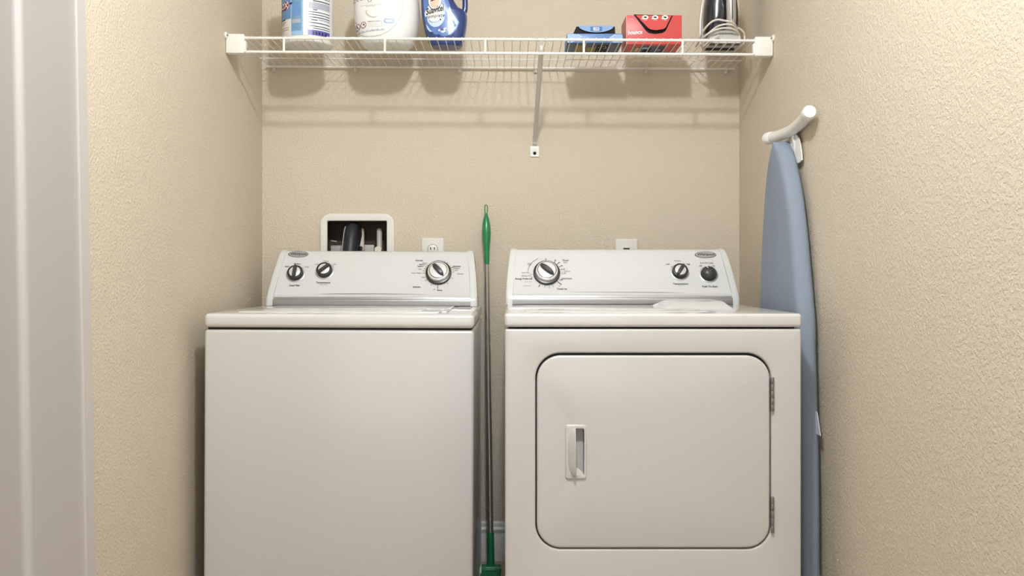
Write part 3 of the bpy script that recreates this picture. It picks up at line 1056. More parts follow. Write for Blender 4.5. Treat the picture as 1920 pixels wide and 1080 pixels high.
# blue softener bottle with a loop handle
db = 2.752
bx = PX(834, db)
bz = zdeck(bx)
sof = thing('softener_bottle', 'dark blue fabric softener bottle with loop handle, beside the white jug', 'softener bottle', (bx, db - 3, bz))
X2 = lambda px: PX(px, db)
Y2 = lambda py: PZ(py, db - 0.04) - bz
M['softblue'] = mat('softener_navy_plastic', srgb(46, 64, 122), 0.22, coat=0.4)
tab = smooth_tab([(0.0, X2(814), X2(860), 0.72), (0.004, X2(808.5), X2(866), 0.9), (0.03, X2(800), X2(871.5), 1.0), (0.065, X2(794.5), X2(875), 1.0), (0.098, X2(791.5), X2(876), 1.0),
                  (0.112, X2(790.8), X2(872), 1.0), (0.122, X2(790.3), X2(862), 1.0), (0.14, X2(790), X2(854), 1.0), (0.165, X2(790), X2(847.5), 0.98), (0.20, X2(793), X2(843), 0.92), (0.235, X2(803), X2(838), 0.78), (0.25, X2(808), X2(832), .6)])
Ls = Loft(bx, db - 3, bz, tab, 0.092, 2.6)
b = MB()
Ls.body(b, 'softblue', [r[0] for r in tab])
b.build('body', sof)
b = MB()
b.tube('softblue', catmull([(X2(866), db - 3, bz + 0.095), (X2(871.5), db - 3, bz + 0.118), (X2(872), db - 3, bz + 0.15), (X2(869), db - 3, bz + 0.185), (X2(860), db - 3, bz + 0.212), (X2(843), db - 3, bz + 0.225), (X2(830), db - 3, bz + 0.225)], 6), 0.0088, 14, squash=((0, 1, 0), 1.25))
b.build('handle', sof)
b = MB()
b.lathe('lbl_blue', [(0.024, 0.248), (0.026, 0.251), (0.026, 0.29), (0.022, 0.294), (0.01, 0.295)], (X2(820), db - 3, bz), (0, 0, 1), (0, 1, 0), 32)
b.build('cap', sof)
M['sl_mid'] = bumpy(mat('softener_label_mid_blue', srgb(70, 105, 170), 0.28), 100, 0, .001, tint=srgb(110, 145, 200), tint_scale=45)
M['sl_lite'] = bumpy(mat('softener_label_pale', srgb(176, 203, 236), 0.28), 100, 0, .001, tint=srgb(215, 230, 245), tint_scale=55)
M['peach'] = bumpy(mat('emblem_peach', srgb(226, 165, 135), 0.4), 100, 0, .001, tint=srgb(240, 215, 200), tint_scale=70)
fs = Ls.front
b = MB()
b.poly('sl_mid', [(X2(x), Y2(y)) for x, y in ((800, 44), (806, 56), (818, 65), (834, 69), (848, 66), (858, 56), (863, 42), (858, 30), (848, 18), (842, 0), (838, -30), (800, -30), (796, 0), (797, 26))], fs(0.0007), 10)
b.poly('sl_lite', [(X2(x), Y2(y)) for x, y in ((843, 66), (850, 62), (857, 53), (861, 42), (856, 33), (849, 24), (845, 14), (842, 20), (841, 36), (842, 52))], fs(0.0010), 5)
b.poly('sl_lite', [(X2(x), Y2(y)) for x, y in ((800, 44), (803, 47), (808, 55), (813, 60), (808, 59), (803, 53))], fs(0.0010), 3)
b.poly('wht', [(X2(x), Y2(y)) for x, y in ((846, 62), (851, 56), (853, 40), (850, 28), (846, 20), (843, 30), (842.5, 50))], fs(0.0013), 4)
# round white emblem
b.poly('sl_lite', ell(X2(819), Y2(27), X2(838) - X2(820.5), 0.0405, 40), fs(0.0012), 5)
b.poly('wht', ell(X2(818), Y2(22), X2(834.5) - X2(820), 0.034, 40), fs(0.0016), 5)
b.poly('wht', [(X2(x), Y2(y)) for x, y in ((798, 24), (800, 19), (812, 14), (830, 11), (836, 10), (836, 20), (826, 25), (806, 30), (799, 30))], fs(0.0018), 5)
b.poly('softblue', ell(X2(817.5), Y2(2), X2(833) - X2(820), 0.030, 36), fs(0.0020), 5)
b.poly('wht', ell(X2(817.5), Y2(2), X2(832) - X2(820), 0.0275, 36), fs(0.0023), 5)
b.poly('peach', ell(X2(817.5), Y2(6), X2(829) - X2(820), 0.016, 30), fs(0.0026), 4)
b.poly('print', [(X2(x), Y2(y)) for x, y in ((809, 3), (814, 0.5), (822, -1), (817, 2.2), (811, 4))], fs(0.0029), 2)
sl = b.build('label', sof)
b = MB()
an = 0.20
ca, sa = math.cos(an), math.sin(an)
b.text('print', 'Suavitel', 0.0225, lambda x, y: fs(0.0030)(X2(817.3) + x * .84 * ca - y * sa * .35, Y2(19.5) + x * .84 * sa + y * 1.18), True, shear=0.2, sub=1)
b.build('word_lettering', sl)
b = MB()
b.text('print', 'complete', 0.0145, lambda x, y: fs(0.0028)(X2(818) + x * ca, Y2(31) + x * .06 + y * 1.05), False, shear=0.25, spacing=1.12, sub=1)
for k, (x, y) in enumerate(((808, 39), (810, 41), (813, 42), (816, 42.5), (819, 42), (822, 41.5), (825, 40.5))):
    b.poly('lblgrey', ell(X2(x), Y2(y), 0.0014, 0.003, 10, .3), fs(0.0024), 1)
b.poly('print', ell(X2(828), Y2(38), 0.0026, 0.0026, 8), fs(0.0026), 1)
b.build('subtitle_lettering', sl)
b = MB()
for x, y, rx, rz, m in ((829, 54, .010, .0045, 'purple'), (833, 60, .008, .005, 'sl_lite'), (836, 55, .005, .003, 'sl_lite'), (826, 58, .004, .004, 'sl_lite'), (832, 57, .004, .003, 'navy'), (852, 42, .003, .006, 'lbl_teal'), (855, 48, .003, .005, 'lbl_teal')):
    b.poly(m, ell(X2(x), Y2(y), rx, rz, 16, .3), fs(0.0022), 2)
b.build('label_print', sl)


# ================================================================== dryer sheet boxes
M['bx_blue'] = bumpy(mat('carton_blue', srgb(84, 122, 178), 0.38), 300, .03, .0005, tint=srgb(94, 132, 186), tint_scale=20)
M['bx_lite'] = mat('carton_pale_blue', srgb(140, 172, 214), 0.38)
M['bx_under'] = mat('carton_slate', srgb(66, 88, 112), 0.45)
M['olive'] = mat('print_olive', srgb(150, 135, 75), 0.5)
M['dkin'] = mat('carton_dark_inside', srgb(24, 22, 26), 0.8)
M['bx_red'] = bumpy(mat('carton_red', srgb(204, 78, 76), 0.38), 300, .03, .0005)
M['bx_red2'] = mat('carton_orange_red', srgb(196, 92, 74), 0.4)
M['bx_red3'] = mat('carton_deep_red', srgb(178, 44, 40), 0.45)


def front_fn(c, yfront):
    return lambda x, z: Vector((x, yfront, z))


# blue box
zb0 = zdeck(0.26) + 0.0016
dF = 0.70 * F / (508 - 80.5)
yFb = dF - 3.0
yBb = yFb + 0.118
xa, xb = PX(1063, dF), PX(1167.5, dF)
hb = PZ(63, dF) - zb0
bb_ = thing('dryer_sheet_box', 'low blue dryer sheet carton with its top torn open, left of the red carton', 'carton', ((xa + xb) / 2, (yFb + yBb) / 2, zb0))
b = MB()
b.box('bx_blue', xa, xb, yFb, yBb, zb0, zb0 + hb, 0.0015, 2)
b.build('carton', bb_)
b = MB()
# opened hood: dark cut edge and walls behind the flap
ux0, ux1 = PX(1073, dF + .02), PX(1153.5, dF + .02)
ht = PZ(50, dF + .035)
yo = yFb + 0.018
b.rings('dkin', [[Vector((ux0, yo, zb0 + hb - .001)), Vector((ux1, yo, zb0 + hb - .001)), Vector((ux1, yBb - .01, zb0 + hb - .001)), Vector((ux0, yBb - .01, zb0 + hb - .001))],
                 [Vector((ux0 + .014, yo + .016, ht)), Vector((ux1 + .0005, yo + .016, ht)), Vector((ux1, yBb - .01, ht)), Vector((ux0 + .014, yBb - .01, ht))]])
b.build('opening', bb_)
b = MB()
# blue flap bowed over the opening
fx0, fx1 = ux0 + .018, ux1 - .002
def flap(u_, v_):
    x = fx0 + (fx1 - fx0) * u_
    drop = (ht - zb0 - hb) * 0.78 * (max(0.0, 1 - (2 * u_ - 1) ** 2)) ** .6
    z = ht + .0012 - drop * v_
    return Vector((x, yo + .0145 - (ht - z) * .55 - .004, z))
b.grid('bx_lite', flap, 20, 6)
b.grid('bx_blue', lambda u_, v_: flap(.34 + .32 * u_, .15 + .7 * v_) + Vector((0, -.0006, 0)), 8, 3)
fo = b.build('torn_flap', bb_)
b = MB()
b.grid('lbl_white', lambda u_, v_: flap(.42 + .16 * u_, .25 + .5 * v_) + Vector((0, -.0012, 0)), 4, 2)
pt = flap(.5, .5)
b.text('bx_blue', '105', 0.010, lambda x, y: Vector((pt.x + x, pt.y - .0022 + y * .5, pt.z + y)), True)
b.build('flap_print', fo)
b = MB()
# pale tabs on the front face and the printed underside
yq = yFb - .0005
for pts in (((1064, 80), (1064, 64), (1078, 63.5), (1087, 66), (1092, 70), (1084, 74), (1072, 80)), ((1167, 80), (1167, 65), (1152, 64.5), (1145, 70), (1141, 74), (1150, 80))):
    b = MB()
    b.poly('bx_lite', [(PX(x, dF), PZ(y, dF)) for x, y in pts], front_fn(0, yq), 1)
    b.build('printed_tab', bb_)
for p0, p1 in (((1083, 64.5), (1092, 70)), ((1153, 65), (1143, 71))):
    b = MB()
    b.tube('wht', [(PX(p0[0], dF), yq, PZ(p0[1], dF)), (PX(p1[0], dF), yq, PZ(p1[1], dF))], .0012, 6)
    b.build('torn_paper_edge', bb_)
b = MB()
zu = zb0 - .0001
zz = zb0 - .0004
def under(m, x0_, x1_, v0, v1, zz_=zz):
    W = xb - xa
    D_ = yBb - yFb
    tb = bmesh.new()
    tb.faces.new([tb.verts.new(p) for p in ((xa + W * x0_, yFb + D_ * v0, zz_), (xa + W * x0_, yFb + D_ * v1, zz_), (xa + W * x1_, yFb + D_ * v1, zz_), (xa + W * x1_, yFb + D_ * v0, zz_))])
    b.merge(tb, m)
under('bx_under', .01, .99, .03, .99)
under('olive', .17, .36, .25, .97, zz - .0004)
under('olive', .39, .55, .45, .97, zz - .0004)
under('dkin', .56, .76, .2, .97, zz - .0004)
for i in range(9):
    u0 = .58 + random.random() * .15
    v0 = .3 + random.random() * .6
    under('lbl_white', u0, u0 + .02, v0, v0 + .04, zz - .0007)
for i in range(5):
    under('lblgrey', .82, .96, .3 + i * .13, .32 + i * .13, zz - .0004)
for i in range(3):
    under('lblgrey', .03, .14, .25 + i * .2, .27 + i * .2, zz - .0004)
b.build('underside_print', bb_)

# red box
dR = 0.70 * F / (508 - 82.5)
yFr = dR - 3.0
yBr = yFr + 0.112
xa, xb = PX(1174, dR), PX(1278.5, dR)
zr0 = zdeck((xa + xb) / 2) + 0.0016
hr = PZ(28.5, dR) - zr0
rb = thing('dryer_sheet_box', 'red dryer sheet carton with a pulled-out front flap, between blue carton and iron', 'carton', ((xa + xb) / 2, (yFr + yBr) / 2, zr0))
rz1 = zr0 + hr
b = MB()
b.box('bx_red', xa, xb, yFr, yBr, zr0, rz1, 0.0012, 2)
b.build('carton', rb)
PR = lambda px, py: (PX(px, dR), PZ(py, dR))
b = MB()
# shadow round the flap, painted as a dark patch, then the flap tipped forward at its foot
op = [PR(*p) for p in ((1187.5, 27), (1262, 29), (1248, 58), (1242, 62), (1228, 64), (1216, 62), (1211, 58))]
b.poly('dkin', op, front_fn(0, yFr - .0006), 1)
b.build('opening', rb)
b = MB()
def fl(x, z):
    return Vector((x, yFr - .0016 - (rz1 - z) * .30, z))
fp = [PR(*p) for p in ((1192, 28.7), (1259, 29.8), (1246.5, 54), (1242, 57), (1229, 59.2), (1218, 57.5), (1213.5, 54.5))]
t3 = bmesh.new()
fr = [t3.verts.new(fl(x, z)) for x, z in fp]
bk = [t3.verts.new(fl(x, z) + Vector((0, .0011, 0))) for x, z in fp]
t3.faces.new(fr)
t3.faces.new(list(reversed(bk)))
for i in range(len(fr)):
    t3.faces.new((fr[i], bk[i], bk[(i + 1) % len(fr)], fr[(i + 1) % len(fr)]))
bmesh.ops.recalc_face_normals(t3, faces=t3.faces)
b.merge(t3, 'bx_red')
fo = b.build('front_flap', rb)
b = MB()
for px in (1209.5, 1228, 1246.5):
    c0 = PR(px, 33.2)
    up = lambda o_: (lambda x, z: fl(x, z) + Vector((0, -o_, 0)))
    b.poly('wht', ell(c0[0], c0[1], .0098, .0072, 20), up(.0006), 1)
    b.poly('wht', [(c0[0] - .012, c0[1] - .006), (c0[0] - .004, c0[1] - .007), (c0[0] - .008, c0[1] + .001)], up(.0005), 1)
    b.poly('dkin', [(c0[0] - .006, c0[1] + .002), (c0[0] + .001, c0[1] + .0026), (c0[0] + .006, c0[1] - .0002), (c0[0] + .002, c0[1] - .0032), (c0[0] - .003, c0[1] - .002)], up(.0010), 1)
    b.poly('pink', rr(c0[0] - .006, c0[1] - .0105, c0[0] + .006, c0[1] - .0092, .0004, 2)(0), up(.0006), 1)
b.build('flap_emblems', fo)
b = MB()
c0 = PR(1190.5, 61)
b.text('wht', 'bounce', 0.0165, lambda x, y: Vector((c0[0] + x * .92, yFr - .0012, c0[1] + y * 1.1 + x * .05)), True, shear=0.12)
c1 = PR(1183, 35.8)
b.poly('pink', rr(c1[0] - .009, c1[1] - .0006, c1[0] + .009, c1[1] + .0006, .0003, 1)(0), front_fn(0, yFr - .0008), 1)
b.tube('pink', [(xa + .0006, yFr - .0002, zr0 + .001), (xa + .0006, yFr - .0002, rz1 - .001)], .0009, 6)
b.build('front_print', rb)
b = MB()
tb = bmesh.new()
tb.faces.new([tb.verts.new(p) for p in ((xa - .0004, yFr + .002, zr0 + .002), (xa - .0004, yFr + .002, rz1 - .002), (xa - .0004, yBr - .002, rz1 - .002), (xa - .0004, yBr - .002, zr0 + .002))])
b.merge(tb, 'bx_red2')
b.build('side_print', rb)
b = MB()
yFb, yBb = yFr, yBr
zz = zr0 - .0004
under('bx_red3', .01, .99, .02, .99)
under('olive', .16, .30, .3, .95, zz - .0004)
under('bx_under', .30, .72, .18, .95, zz - .0003)
under('dkin', .36, .50, .35, .9, zz - .0006)
under('lbl_sky', .33, .45, .3, .5, zz - .0009)
under('navy', .58, .76, .3, .95, zz - .0006)
under('lblgrey', .62, .68, .55, .65, zz - .0009)
under('pink', .22, .27, .35, .8, zz - .0007)
b.build('underside_print', rb)

# ================================================================== iron standing on its heel
di = 2.752
ix = PX(1353, di)
iz = zdeck(ix) + .0015
iy = di - 3
iron = thing('steam_iron', 'black and silver steam iron standing on its heel, wrapped in its pale cord', 'iron', (ix, iy, iz))
M['iron_black'] = mat('iron_black_plastic', (0.013, 0.014, 0.018), 0.18, coat=0.3)
M['iron_grey'] = mat('iron_pale_grey', (0.55, 0.55, 0.52), 0.3)
M['iron_silver'] = mat('iron_silver_plastic', (0.60, 0.59, 0.56), 0.25, 0.6)
M['cord'] = mat('cord_offwhite', (0.66, 0.62, 0.54), 0.5)
half = [(0.0, 0.050), (0.03, 0.0565), (0.07, 0.0585), (0.11, 0.057), (0.15, 0.052), (0.19, 0.043), (0.22, 0.032), (0.245, 0.018), (0.256, 0.007), (0.259, 0.0015)]
def outline(k, zlift=0.0):
    up = [(z, h * k) for z, h in half]
    return up
def iron_layer(mb, m, k0, y0_, k1, y1_, zl=0.0, zs=1.0, mid=0.0):
    def loop(k, y):
        r = [Vector((ix + h * k, y, iz + zl + z * zs)) for z, h in half] + [Vector((ix - h * k, y, iz + zl + z * zs)) for z, h in reversed(half)]
        return r
    lay = [loop(k0, y0_)]
    if mid:
        lay.append(loop((k0 + k1) / 2 + mid, (y0_ + y1_) / 2))
    lay.append(loop(k1, y1_))
    mb.rings(m, lay)
b = MB()
iron_layer(b, 'chrome', 1.0, iy + .052, 1.0, iy + .046, 0.004, .99)
b.build('soleplate', iron)
b = MB()
iron_layer(b, 'iron_grey', .985, iy + .046, .95, iy + .026, 0.003, .98)
b.build('skirt', iron)
b = MB()
sec = []
for k, y in ((.93, .026), (.945, .015), (.92, .0), (.80, -.016), (.55, -.027), (.2, -.032)):
    sec.append([Vector((ix + h * k, iy + y, iz + .028 + z * .86 + (.93 - k) * .10 * (1 - z / .26))) for z, h in half] + [Vector((ix - h * k, iy + y, iz + .028 + z * .86 + (.93 - k) * .10 * (1 - z / .26))) for z, h in reversed(half)])
b.rings('iron_black', sec)
b.build('body', iron, 50)
b = MB()
# pale heel the iron stands on
hp = [(-.052, 0.003), (.050, 0.003), (.054, .012), (.048, .036), (.030, .047), (-.026, .045), (-.046, .034), (-.056, .014)]
b.rings('iron_grey', [[Vector((ix + x * k, y, iz + z * kz + .003)) for x, z in hp] for k, kz, y in ((.97, 1.0, iy + .026), (1, 1, iy - .02), (.98, 1, iy - .040), (.92, .93, iy - .047))])
for s in (-.041, -.017, .010, .034):
    b.box('knob_black', ix + s - .009, ix + s + .009, iy - .0475, iy - .040, iz, iz + .0055, .001, 1)
b.box('knob_black', ix - .046, ix + .044, iy + .012, iy + .025, iz, iz + .006, .001, 1)
for s in range(5):
    b.poly('knob_black', ell(ix - .016 + s * .009, iz + .036, .0014, .0026, 8), lambda x, z: Vector((x, iy - .0475 + .0005, z)), 1)
b.build('heel', iron, 30)
b = MB()
# handle bar rising in front of the body, silver with a dark slot
hx = ix + .0185
b.tube('iron_silver', catmull([(hx + .001, iy - .020, iz + .048), (hx, iy - .042, iz + .062), (hx - .001, iy - .052, iz + .10), (hx - .004, iy - .054, iz + .16), (hx - .010, iy - .046, iz + .205), (ix + .004, iy - .012, iz + .222)], 6), 0.0150, 14, squash=((1, 0, 0), 1.0))
ho = b.build('handle', iron)
b = MB()
b.tube('knob_black', [(hx - .002, iy - .0682, iz + .075), (hx - .003, iy - .0695, iz + .137)], .0022, 8)
b.build('handle_slot', ho)
b = MB()
b.lathe('knob_black', [(.0125, -.002), (.0125, .006), (.010, .009), (.002, .0095)], (hx - .004, iy - .067, iz + .165), (0, -1, 0), seg=20)
b.build('steam_dial', iron)
b = MB()
b.poly('wht', ell(ix - .011, iz + .155, .0052, .0082, 18), lambda x, z: Vector((x, iy - .0335, z)), 2)
b.lathe('wht', [(.005, -.012), (.005, .001), (.003, .002)], (ix - .011, iy - .0335, iz + .155), (0, -1, 0), seg=16)
b.build('spray_button', iron)
b = MB()
C = lambda px, py, y: (PX(px, di - .04), iy + y, PZ(py, di - .04))
def CD(px, py):
    k = (zdeck(ix) + .0040 - CAMZ) * F / (508 - py)
    return (PX(px, k), k - 3.0, zdeck(ix) + .0040)
loop1 = [C(1316, 67, -.01), C(1320, 56, -.045), C(1331, 45, -.060), C(1342, 41.5, -.066), C(1352, 44.5, -.074), C(1366, 48, -.078), C(1379, 54, -.055), C(1386, 62, -.02), C(1388, 70, .03)]
loop2 = [C(1315, 72, .02), C(1326, 65, -.045), C(1340, 55, -.066), C(1354, 51.5, -.074), C(1368, 53, -.074), C(1380, 60, -.056), C(1387, 68, -.02), C(1388, 74, .03)]
loop3 = [C(1314, 76, .03), C(1318, 71, -.045), C(1332, 63, -.066), C(1350, 58.5, -.074), C(1370, 60, -.072), C(1383, 66, -.05), C(1389, 74, -.01)]
loop4 = [C(1376, 55, -.056), C(1386, 56, -.050), C(1393.5, 62, -.046), C(1396, 70, -.040), CD(1394, 82), CD(1388, 88), CD(1385, 91)]
loop5 = [C(1316, 74, -.02), CD(1313.5, 82), CD(1316, 87), CD(1321, 85), C(1330, 78, -.058), C(1337, 74, -.060), C(1345, 70, -.062)]
for lp in (loop1, loop2, loop3, loop4, loop5):
    b.tube('cord', catmull(lp, 8), .0030, 8)
b.build('cord', iron)

# ================================================================== washer outlet box in the wall
ob = thing('washer_outlet_box', 'white framed plumbing outlet box recessed in the wall behind the washer', 'outlet box', ((OB[0] + OB[2]) / 2, 0.0, OB[1]))
x0, z0_, x1, z1_ = OB
b = MB()
b.plate('plate', rr(PX(601, 3), 0.905, PX(740, 3), PZ(401, 3), 0.036, 10), [rr(PX(614.5, 3), 0.93, PX(725.5, 3), PZ(414.5, 3), 0.004, 4)], -0.010, -0.0005, 0.004)
b.build('frame', ob)
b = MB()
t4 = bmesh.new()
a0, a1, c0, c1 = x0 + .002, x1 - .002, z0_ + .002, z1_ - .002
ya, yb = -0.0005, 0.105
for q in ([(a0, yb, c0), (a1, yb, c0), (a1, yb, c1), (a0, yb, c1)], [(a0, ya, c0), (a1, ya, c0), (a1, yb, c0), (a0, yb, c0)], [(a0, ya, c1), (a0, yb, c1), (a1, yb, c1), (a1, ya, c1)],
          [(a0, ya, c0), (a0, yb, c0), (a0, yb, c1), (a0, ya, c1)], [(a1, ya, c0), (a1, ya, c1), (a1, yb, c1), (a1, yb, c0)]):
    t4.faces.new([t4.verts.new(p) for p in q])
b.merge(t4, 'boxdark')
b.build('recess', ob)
for px in (677.5, 711):
    xx = PX(px, 3.05)
    b = MB()
    b.lathe('pipe', [(.0125, 0), (.0125, .012), (.0095, .016), (.0095, .082), (.008, .087), (.002, .089)], (xx, .055, PZ(469, 3.05) - .012), (0, 0, 1), (0, 1, 0), 20)
    b.box('pipe', xx - .018, xx + .018, .045, .10, PZ(469, 3.05) - .05, PZ(469, 3.05) - .012, .004, 2)
    v = b.build('water_valve', ob)
    b = MB()
    b.lathe('chrome', [(.012, 0), (.013, .002), (.013, .014), (.012, .016)], (xx, .040, PZ(471, 3.05)), (0, -1, 0.4), seg=20)
    b.build('hose_nut', v)
b = MB()
b.box('pipe', PX(683, 3.08), PX(702, 3.08), .07, .103, PZ(476, 3.08), PZ(459, 3.08), .004, 2)
b.build('supply_fitting', ob)
b = MB()
b.box('pipe', PX(620, 3.08), PX(643, 3.08), .075, .103, PZ(480, 3.08), PZ(460, 3.08), .004, 2)
b.build('drain_fitting', ob)
b = MB()
b.tube('pipe', [(PX(621, 3.06), .06, PZ(451.5, 3.06)), (PX(632, 3.06), .055, PZ(453, 3.06))], .0022, 8)
b.build('shutoff_lever', ob)

hose = MB()
hx0 = PX(663, 3.03)
pth = catmull([(hx0 - .004, -.036, 0.30), (hx0 - .004, -.036, 0.85), (hx0 - .004, -.034, 1.00), (hx0 - .002, -.022, 1.075), (hx0, .005, 1.128), (hx0 + .001, .040, 1.128), (hx0 + .002, .064, 1.085), (hx0 + .002, .068, 1.02), (hx0 + .002, .068, .94)], 10)
hr_ = 0.0255
hose.tube('rubber', pth, hr_, 24)
hose.tube('greyline', [p + Vector((-.0235, -.006, .008)) for p in pth], .0028, 8)
ho = hose.build('drain_hose', None, origin=(hx0, 0.0, 0.3))
ho['label'] = 'black rubber drain hose bent over into the wall outlet box'
ho['category'] = 'hose'

# ================================================================== power outlets
def face_plate(name, label, cat, px0, px1, ptop):
    x0_, x1_ = PX(px0, 3), PX(px1, 3)
    zt = PZ(ptop, 3)
    r = thing(name, label, cat, ((x0_ + x1_) / 2, 0, zt - .118))
    p = MB()
    p.plate('plate', rr(x0_, zt - .118, x1_, zt, .003, 4), [], -.006, -.0003, .003)
    p.build('cover_plate', r)
    return r, (x0_ + x1_) / 2, zt
r, xc, zt = face_plate('power_outlet', 'ivory duplex power outlet showing above the washing machine console', 'outlet', 791, 832, 446.5)
for dz in (-.0385, -.0785):
    b = MB()
    b.lathe('gap', [(.0178, 0), (.0178, .0004), (.0168, .0005)], (xc, -.0060, zt + dz), (0, -1, 0), seg=32)
    b.lathe('plate', [(.0166, 0), (.0166, .0016), (.0158, .0022), (.002, .0023)], (xc, -.0060, zt + dz), (0, -1, 0), seg=32)
    ro = b.build('receptacle', r)
    b = MB()
    for s in (-1, 1):
        b.box('gap', xc + s * .0063 - .0013, xc + s * .0063 + .0013, -.0088, -.0078, zt + dz - .002, zt + dz + .0065)
        b.box('gap', xc + s * .0063 - .0026, xc + s * .0063 + .0013, -.0088, -.0078, zt + dz + .0045, zt + dz + .0065)
    b.lathe('gap', [(.0024, 0), (.0024, .001)], (xc, -.0078, zt + dz - .009), (0, -1, 0), seg=12)
    b.build('slots', ro)
r, xc, zt = face_plate('wall_jack', 'ivory wall plate with a small dark jack, above the dryer console', 'wall plate', 1153.5, 1195, 448.5)
b = MB()
b.plate('plate', rr(xc - .014, zt - .066, xc + .014, zt - .026, .002, 3), [rr(xc - .0105, zt - .046, xc + .0105, zt - .0305, .001, 2)], -.0075, -.004, .001)
b.box('gap', xc - .0112, xc + .0112, -.0066, -.0055, zt - .047, zt - .0300)
b.box('knob_grey', xc - .006, xc + .008, -.0072, -.0060, zt - .0345, zt - .0315)
b.build('jack', r)

# ================================================================== green mop leaning in the gap
mop = thing('floor_mop', 'green and grey pole mop leaning against the wall between the machines', 'mop', (PX(921, 2.80), -0.20, 0.0))
pt_ = Vector((PX(911.5, 2.965), -0.035, PZ(400, 2.965)))
pb_ = Vector((PX(920.5, 2.80), -0.20, 0.055))
ax = (pt_ - pb_).normalized()
def mp(z):
    k = (z - pb_.z) / (pt_.z - pb_.z)
    return pb_ + (pt_ - pb_) * k
zz_ = lambda py: PZ(py, 2.95)
b = MB()
# grip: slim collar, bulged middle, pointed tip
gr = [(495, .0088), (480, .0092), (465, .0105), (450, .0135), (437, .0150), (424, .0142), (413, .0112), (405, .0068), (400, .0042)]
b.tube('green', [mp(zz_(y)) for y, r in gr], [r for y, r in gr], 20)
b.build('grip', mop)
b = MB()
tip = mp(zz_(401))
q = [tip + Vector((s * dx, 0, dz)) for s, dx, dz in ((-1, .0010, -.004), (-1, .0042, .010), (-1, .0042, .024), (-1, .0022, .0305), (1, .0022, .0305), (1, .0042, .024), (1, .0042, .010), (1, .0010, -.004))]
b.tube('green', catmull(q, 5), .0017, 8)
b.build('hanging_loop', mop)
b = MB()
b.tube('pole', [mp(zz_(496)), mp(zz_(512))], .0068, 16)
b.tube('pole', [mp(zz_(511.5)), mp(0.775)], .0078, 16)
b.tube('pole', [mp(0.78), mp(0.50)], .0085, 16)
b.tube('pole', [mp(0.505), mp(0.13)], .0092, 16)
b.lathe('pole', [(.0018, 0), (.0014, .0015)], mp(0.75) + Vector((.0078, -.002, 0)), (1, -.3, 0), seg=8)
b.build('pole', mop)
b = MB()
b.tube('green_dark', [mp(z) for z in (0.150, 0.146, 0.10, 0.05, 0.036)], [.0098, .0112, .0112, .0118, .0118], 16)
b.build('ferrule', mop)
b = MB()
xm = pb_.x
b.box('green_dark', xm - .033, xm + .032, pb_.y - .16, pb_.y + .03, .022, .040, .004, 2)
b.box('green_dark', xm - .033, xm + .032, pb_.y - .028, pb_.y + .02, .034, .046, .004, 3)
b.lathe('green_dark', [(.010, -.033), (.010, .033)], (xm, pb_.y - .012, .041), (1, 0, 0), (0, 0, 1), 20)
for s in (-1, 1):
    b.box('green', xm + s * .022 - .008, xm + s * .022 + .008, pb_.y - .032, pb_.y - .022, .034, .049, .003, 2)
b.build('head_plate', mop)
b = MB()
b.box('mopwhite', xm - .036, xm + .035, pb_.y - .165, pb_.y + .036, .001, .024, .008, 3)
b.rings('mopwhite', [[Vector((xm - .0355, pb_.y - .05, .002)), Vector((xm - .026, pb_.y - .05, .002)), Vector((xm - .026, pb_.y - .035, .002)), Vector((xm - .0355, pb_.y - .035, .002))],
                     [Vector((xm - .0345, pb_.y - .046, .052)), Vector((xm - .029, pb_.y - .046, .052)), Vector((xm - .029, pb_.y - .04, .052)), Vector((xm - .0345, pb_.y - .04, .052))],
                     [Vector((xm - .0305, pb_.y - .044, .068)), Vector((xm - .029, pb_.y - .044, .068)), Vector((xm - .029, pb_.y - .042, .068)), Vector((xm - .0305, pb_.y - .042, .068))]])
b.build('mop_cloth', mop)

# ================================================================== ironing board
IB = thing('ironing_board', 'folded ironing board in a blue cover, stood upright between dryer and right wall', 'ironing board', (0.752, -0.62, 0.0))
near = [(0.0, 2.30), (0.01, 2.16), (0.05, 2.140), (0.25, 2.136), (0.50, 2.142), (0.65, 2.152), (0.78, 2.162), (0.86, 2.166), (0.945, 2.185), (1.077, 2.218), (1.182, 2.252), (1.245, 2.283), (1.288, 2.310), (1.314, 2.332), (1.330, 2.350), (1.341, 2.368), (1.347, 2.386), (1.3487, 2.396)]
far = [(0.0, 2.42), (0.01, 2.55), (0.05, 2.570), (0.25, 2.574), (0.60, 2.572), (0.89, 2.566), (1.036, 2.553), (1.166, 2.529), (1.245, 2.508), (1.290, 2.489), (1.315, 2.473), (1.332, 2.455), (1.342, 2.438), (1.347, 2.421), (1.3487, 2.409)]
zs = sorted(set([z for z, _ in near] + [z for z, _ in far]))
zs2 = []
for a, c in zip(zs[:-1], zs[1:]):
    k = max(1, int((c - a) / 0.02))
    zs2 += [a + (c - a) * i / k for i in range(k)]
zs2.append(zs[-1])
nearS = [(p.x, p.y) for p in catmull([Vector((a, c, 0)) for a, c in near], 6)]
farS = [(p.x, p.y) for p in catmull([Vector((a, c, 0)) for a, c in far], 6)]
xf, xn, xbk = 0.7315, 0.7315, 0.778
b = MB()
sec = []
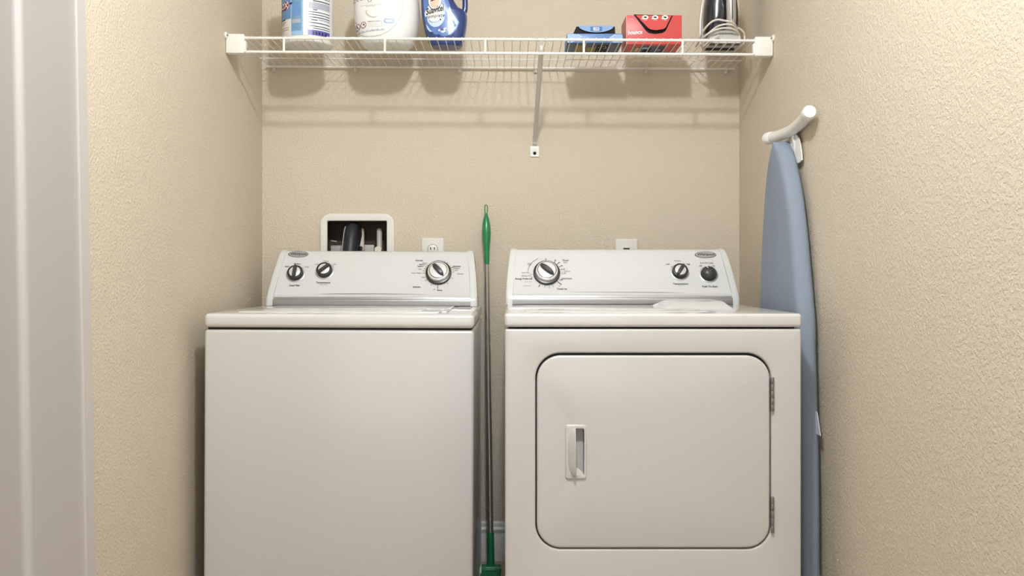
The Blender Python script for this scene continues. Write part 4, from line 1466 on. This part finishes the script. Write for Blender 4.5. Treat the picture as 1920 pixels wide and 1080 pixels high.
for z in zs2:
    y0_, y1_ = lerp_tab(nearS, z) * 1.021 - 3, lerp_tab(farS, z) - 3
    if y1_ - y0_ < .004:
        y0_, y1_ = (y0_ + y1_) / 2 - .002, (y0_ + y1_) / 2 + .002
    w_ = y1_ - y0_
    e = min(.016, w_ * .3)
    # flat ironing face towards the room, soft rolled edges
    sec.append([Vector((x, y, z)) for x, y in ((xbk, y0_ + e * .5), (xbk - .008, y0_ + e * .08), (xbk - .016, y0_), (xf + .012, y0_ + e * .12), (xf + .005, y0_ + e * .45), (xf + .0015, y0_ + e), (xf, y0_ + e * 1.8),
                                               (xf, y1_ - e * 1.8), (xf + .0015, y1_ - e), (xf + .006, y1_ - e * .3), (xf + .014, y1_), (xbk - .006, y1_ - e * .1), (xbk, y1_ - e * .5))])
b.rings('pad', sec)
b.build('padded_cover', IB, 60)
b = MB()
P3 = [(0.748, 2.520, 1.372), (0.760, 2.47, 1.371), (0.7705, 2.40, 1.373), (0.7715, 2.33, 1.379), (0.768, 2.27, 1.386), (0.762, 2.222, 1.392)]
b.tube('tubewhite', catmull([(x, d - 3, z) for x, d, z in P3], 8), .0155, 20)
fo = b.build('foot_bar', IB)
for (p, q_) in ((P3[-1], P3[-2]), (P3[0], P3[1])):
    c = Vector((p[0], p[1] - 3, p[2]))
    dirv = (c - Vector((q_[0], q_[1] - 3, q_[2]))).normalized()
    b = MB()
    b.lathe('capwhite', [(.0162, -.020), (.0172, -.018), (.0172, .006), (.0155, .010), (.010, .0112), (.001, .0115)], c, dirv, seg=24)
    b.build('end_cap', fo)
# legs folded along the back, a white gusset under the bar
b = MB()
lw = .0052
b.tube('tubewhite', catmull([(.7735, 2.385 - 3, 1.368), (.783, 2.385 - 3, 1.31), (.7842, 2.38 - 3, 1.2), (.7842, 2.34 - 3, .6), (.7842, 2.33 - 3, .12)], 6), lw, 12)
b.build('leg', IB)
b = MB()
b.tube('tubewhite', [(.7842, 2.45 - 3, 1.10), (.7842, 2.46 - 3, .6), (.7842, 2.44 - 3, .05)], lw, 12)
b.build('leg', IB)
b = MB()
b.rings('capwhite', [[Vector((x, d - 3, z)) for d, z in ((2.42, 1.366), (2.375, 1.362), (2.350, 1.345), (2.338, 1.325), (2.330, 1.305), (2.326, 1.285), (2.35, 1.28), (2.42, 1.29))] for x in (.7785, .7815)])
b.build('gusset', IB)
b = MB()
b.rings('lbl_white', [[Vector((x, d - 3, z)) for d, z in ((2.205, PZ(771, 2.19)), (2.186, PZ(773, 2.19)), (2.162, PZ(816, 2.17)), (2.198, PZ(817, 2.17)))] for x in (.7695, .7710)])
b.build('care_tag', IB)
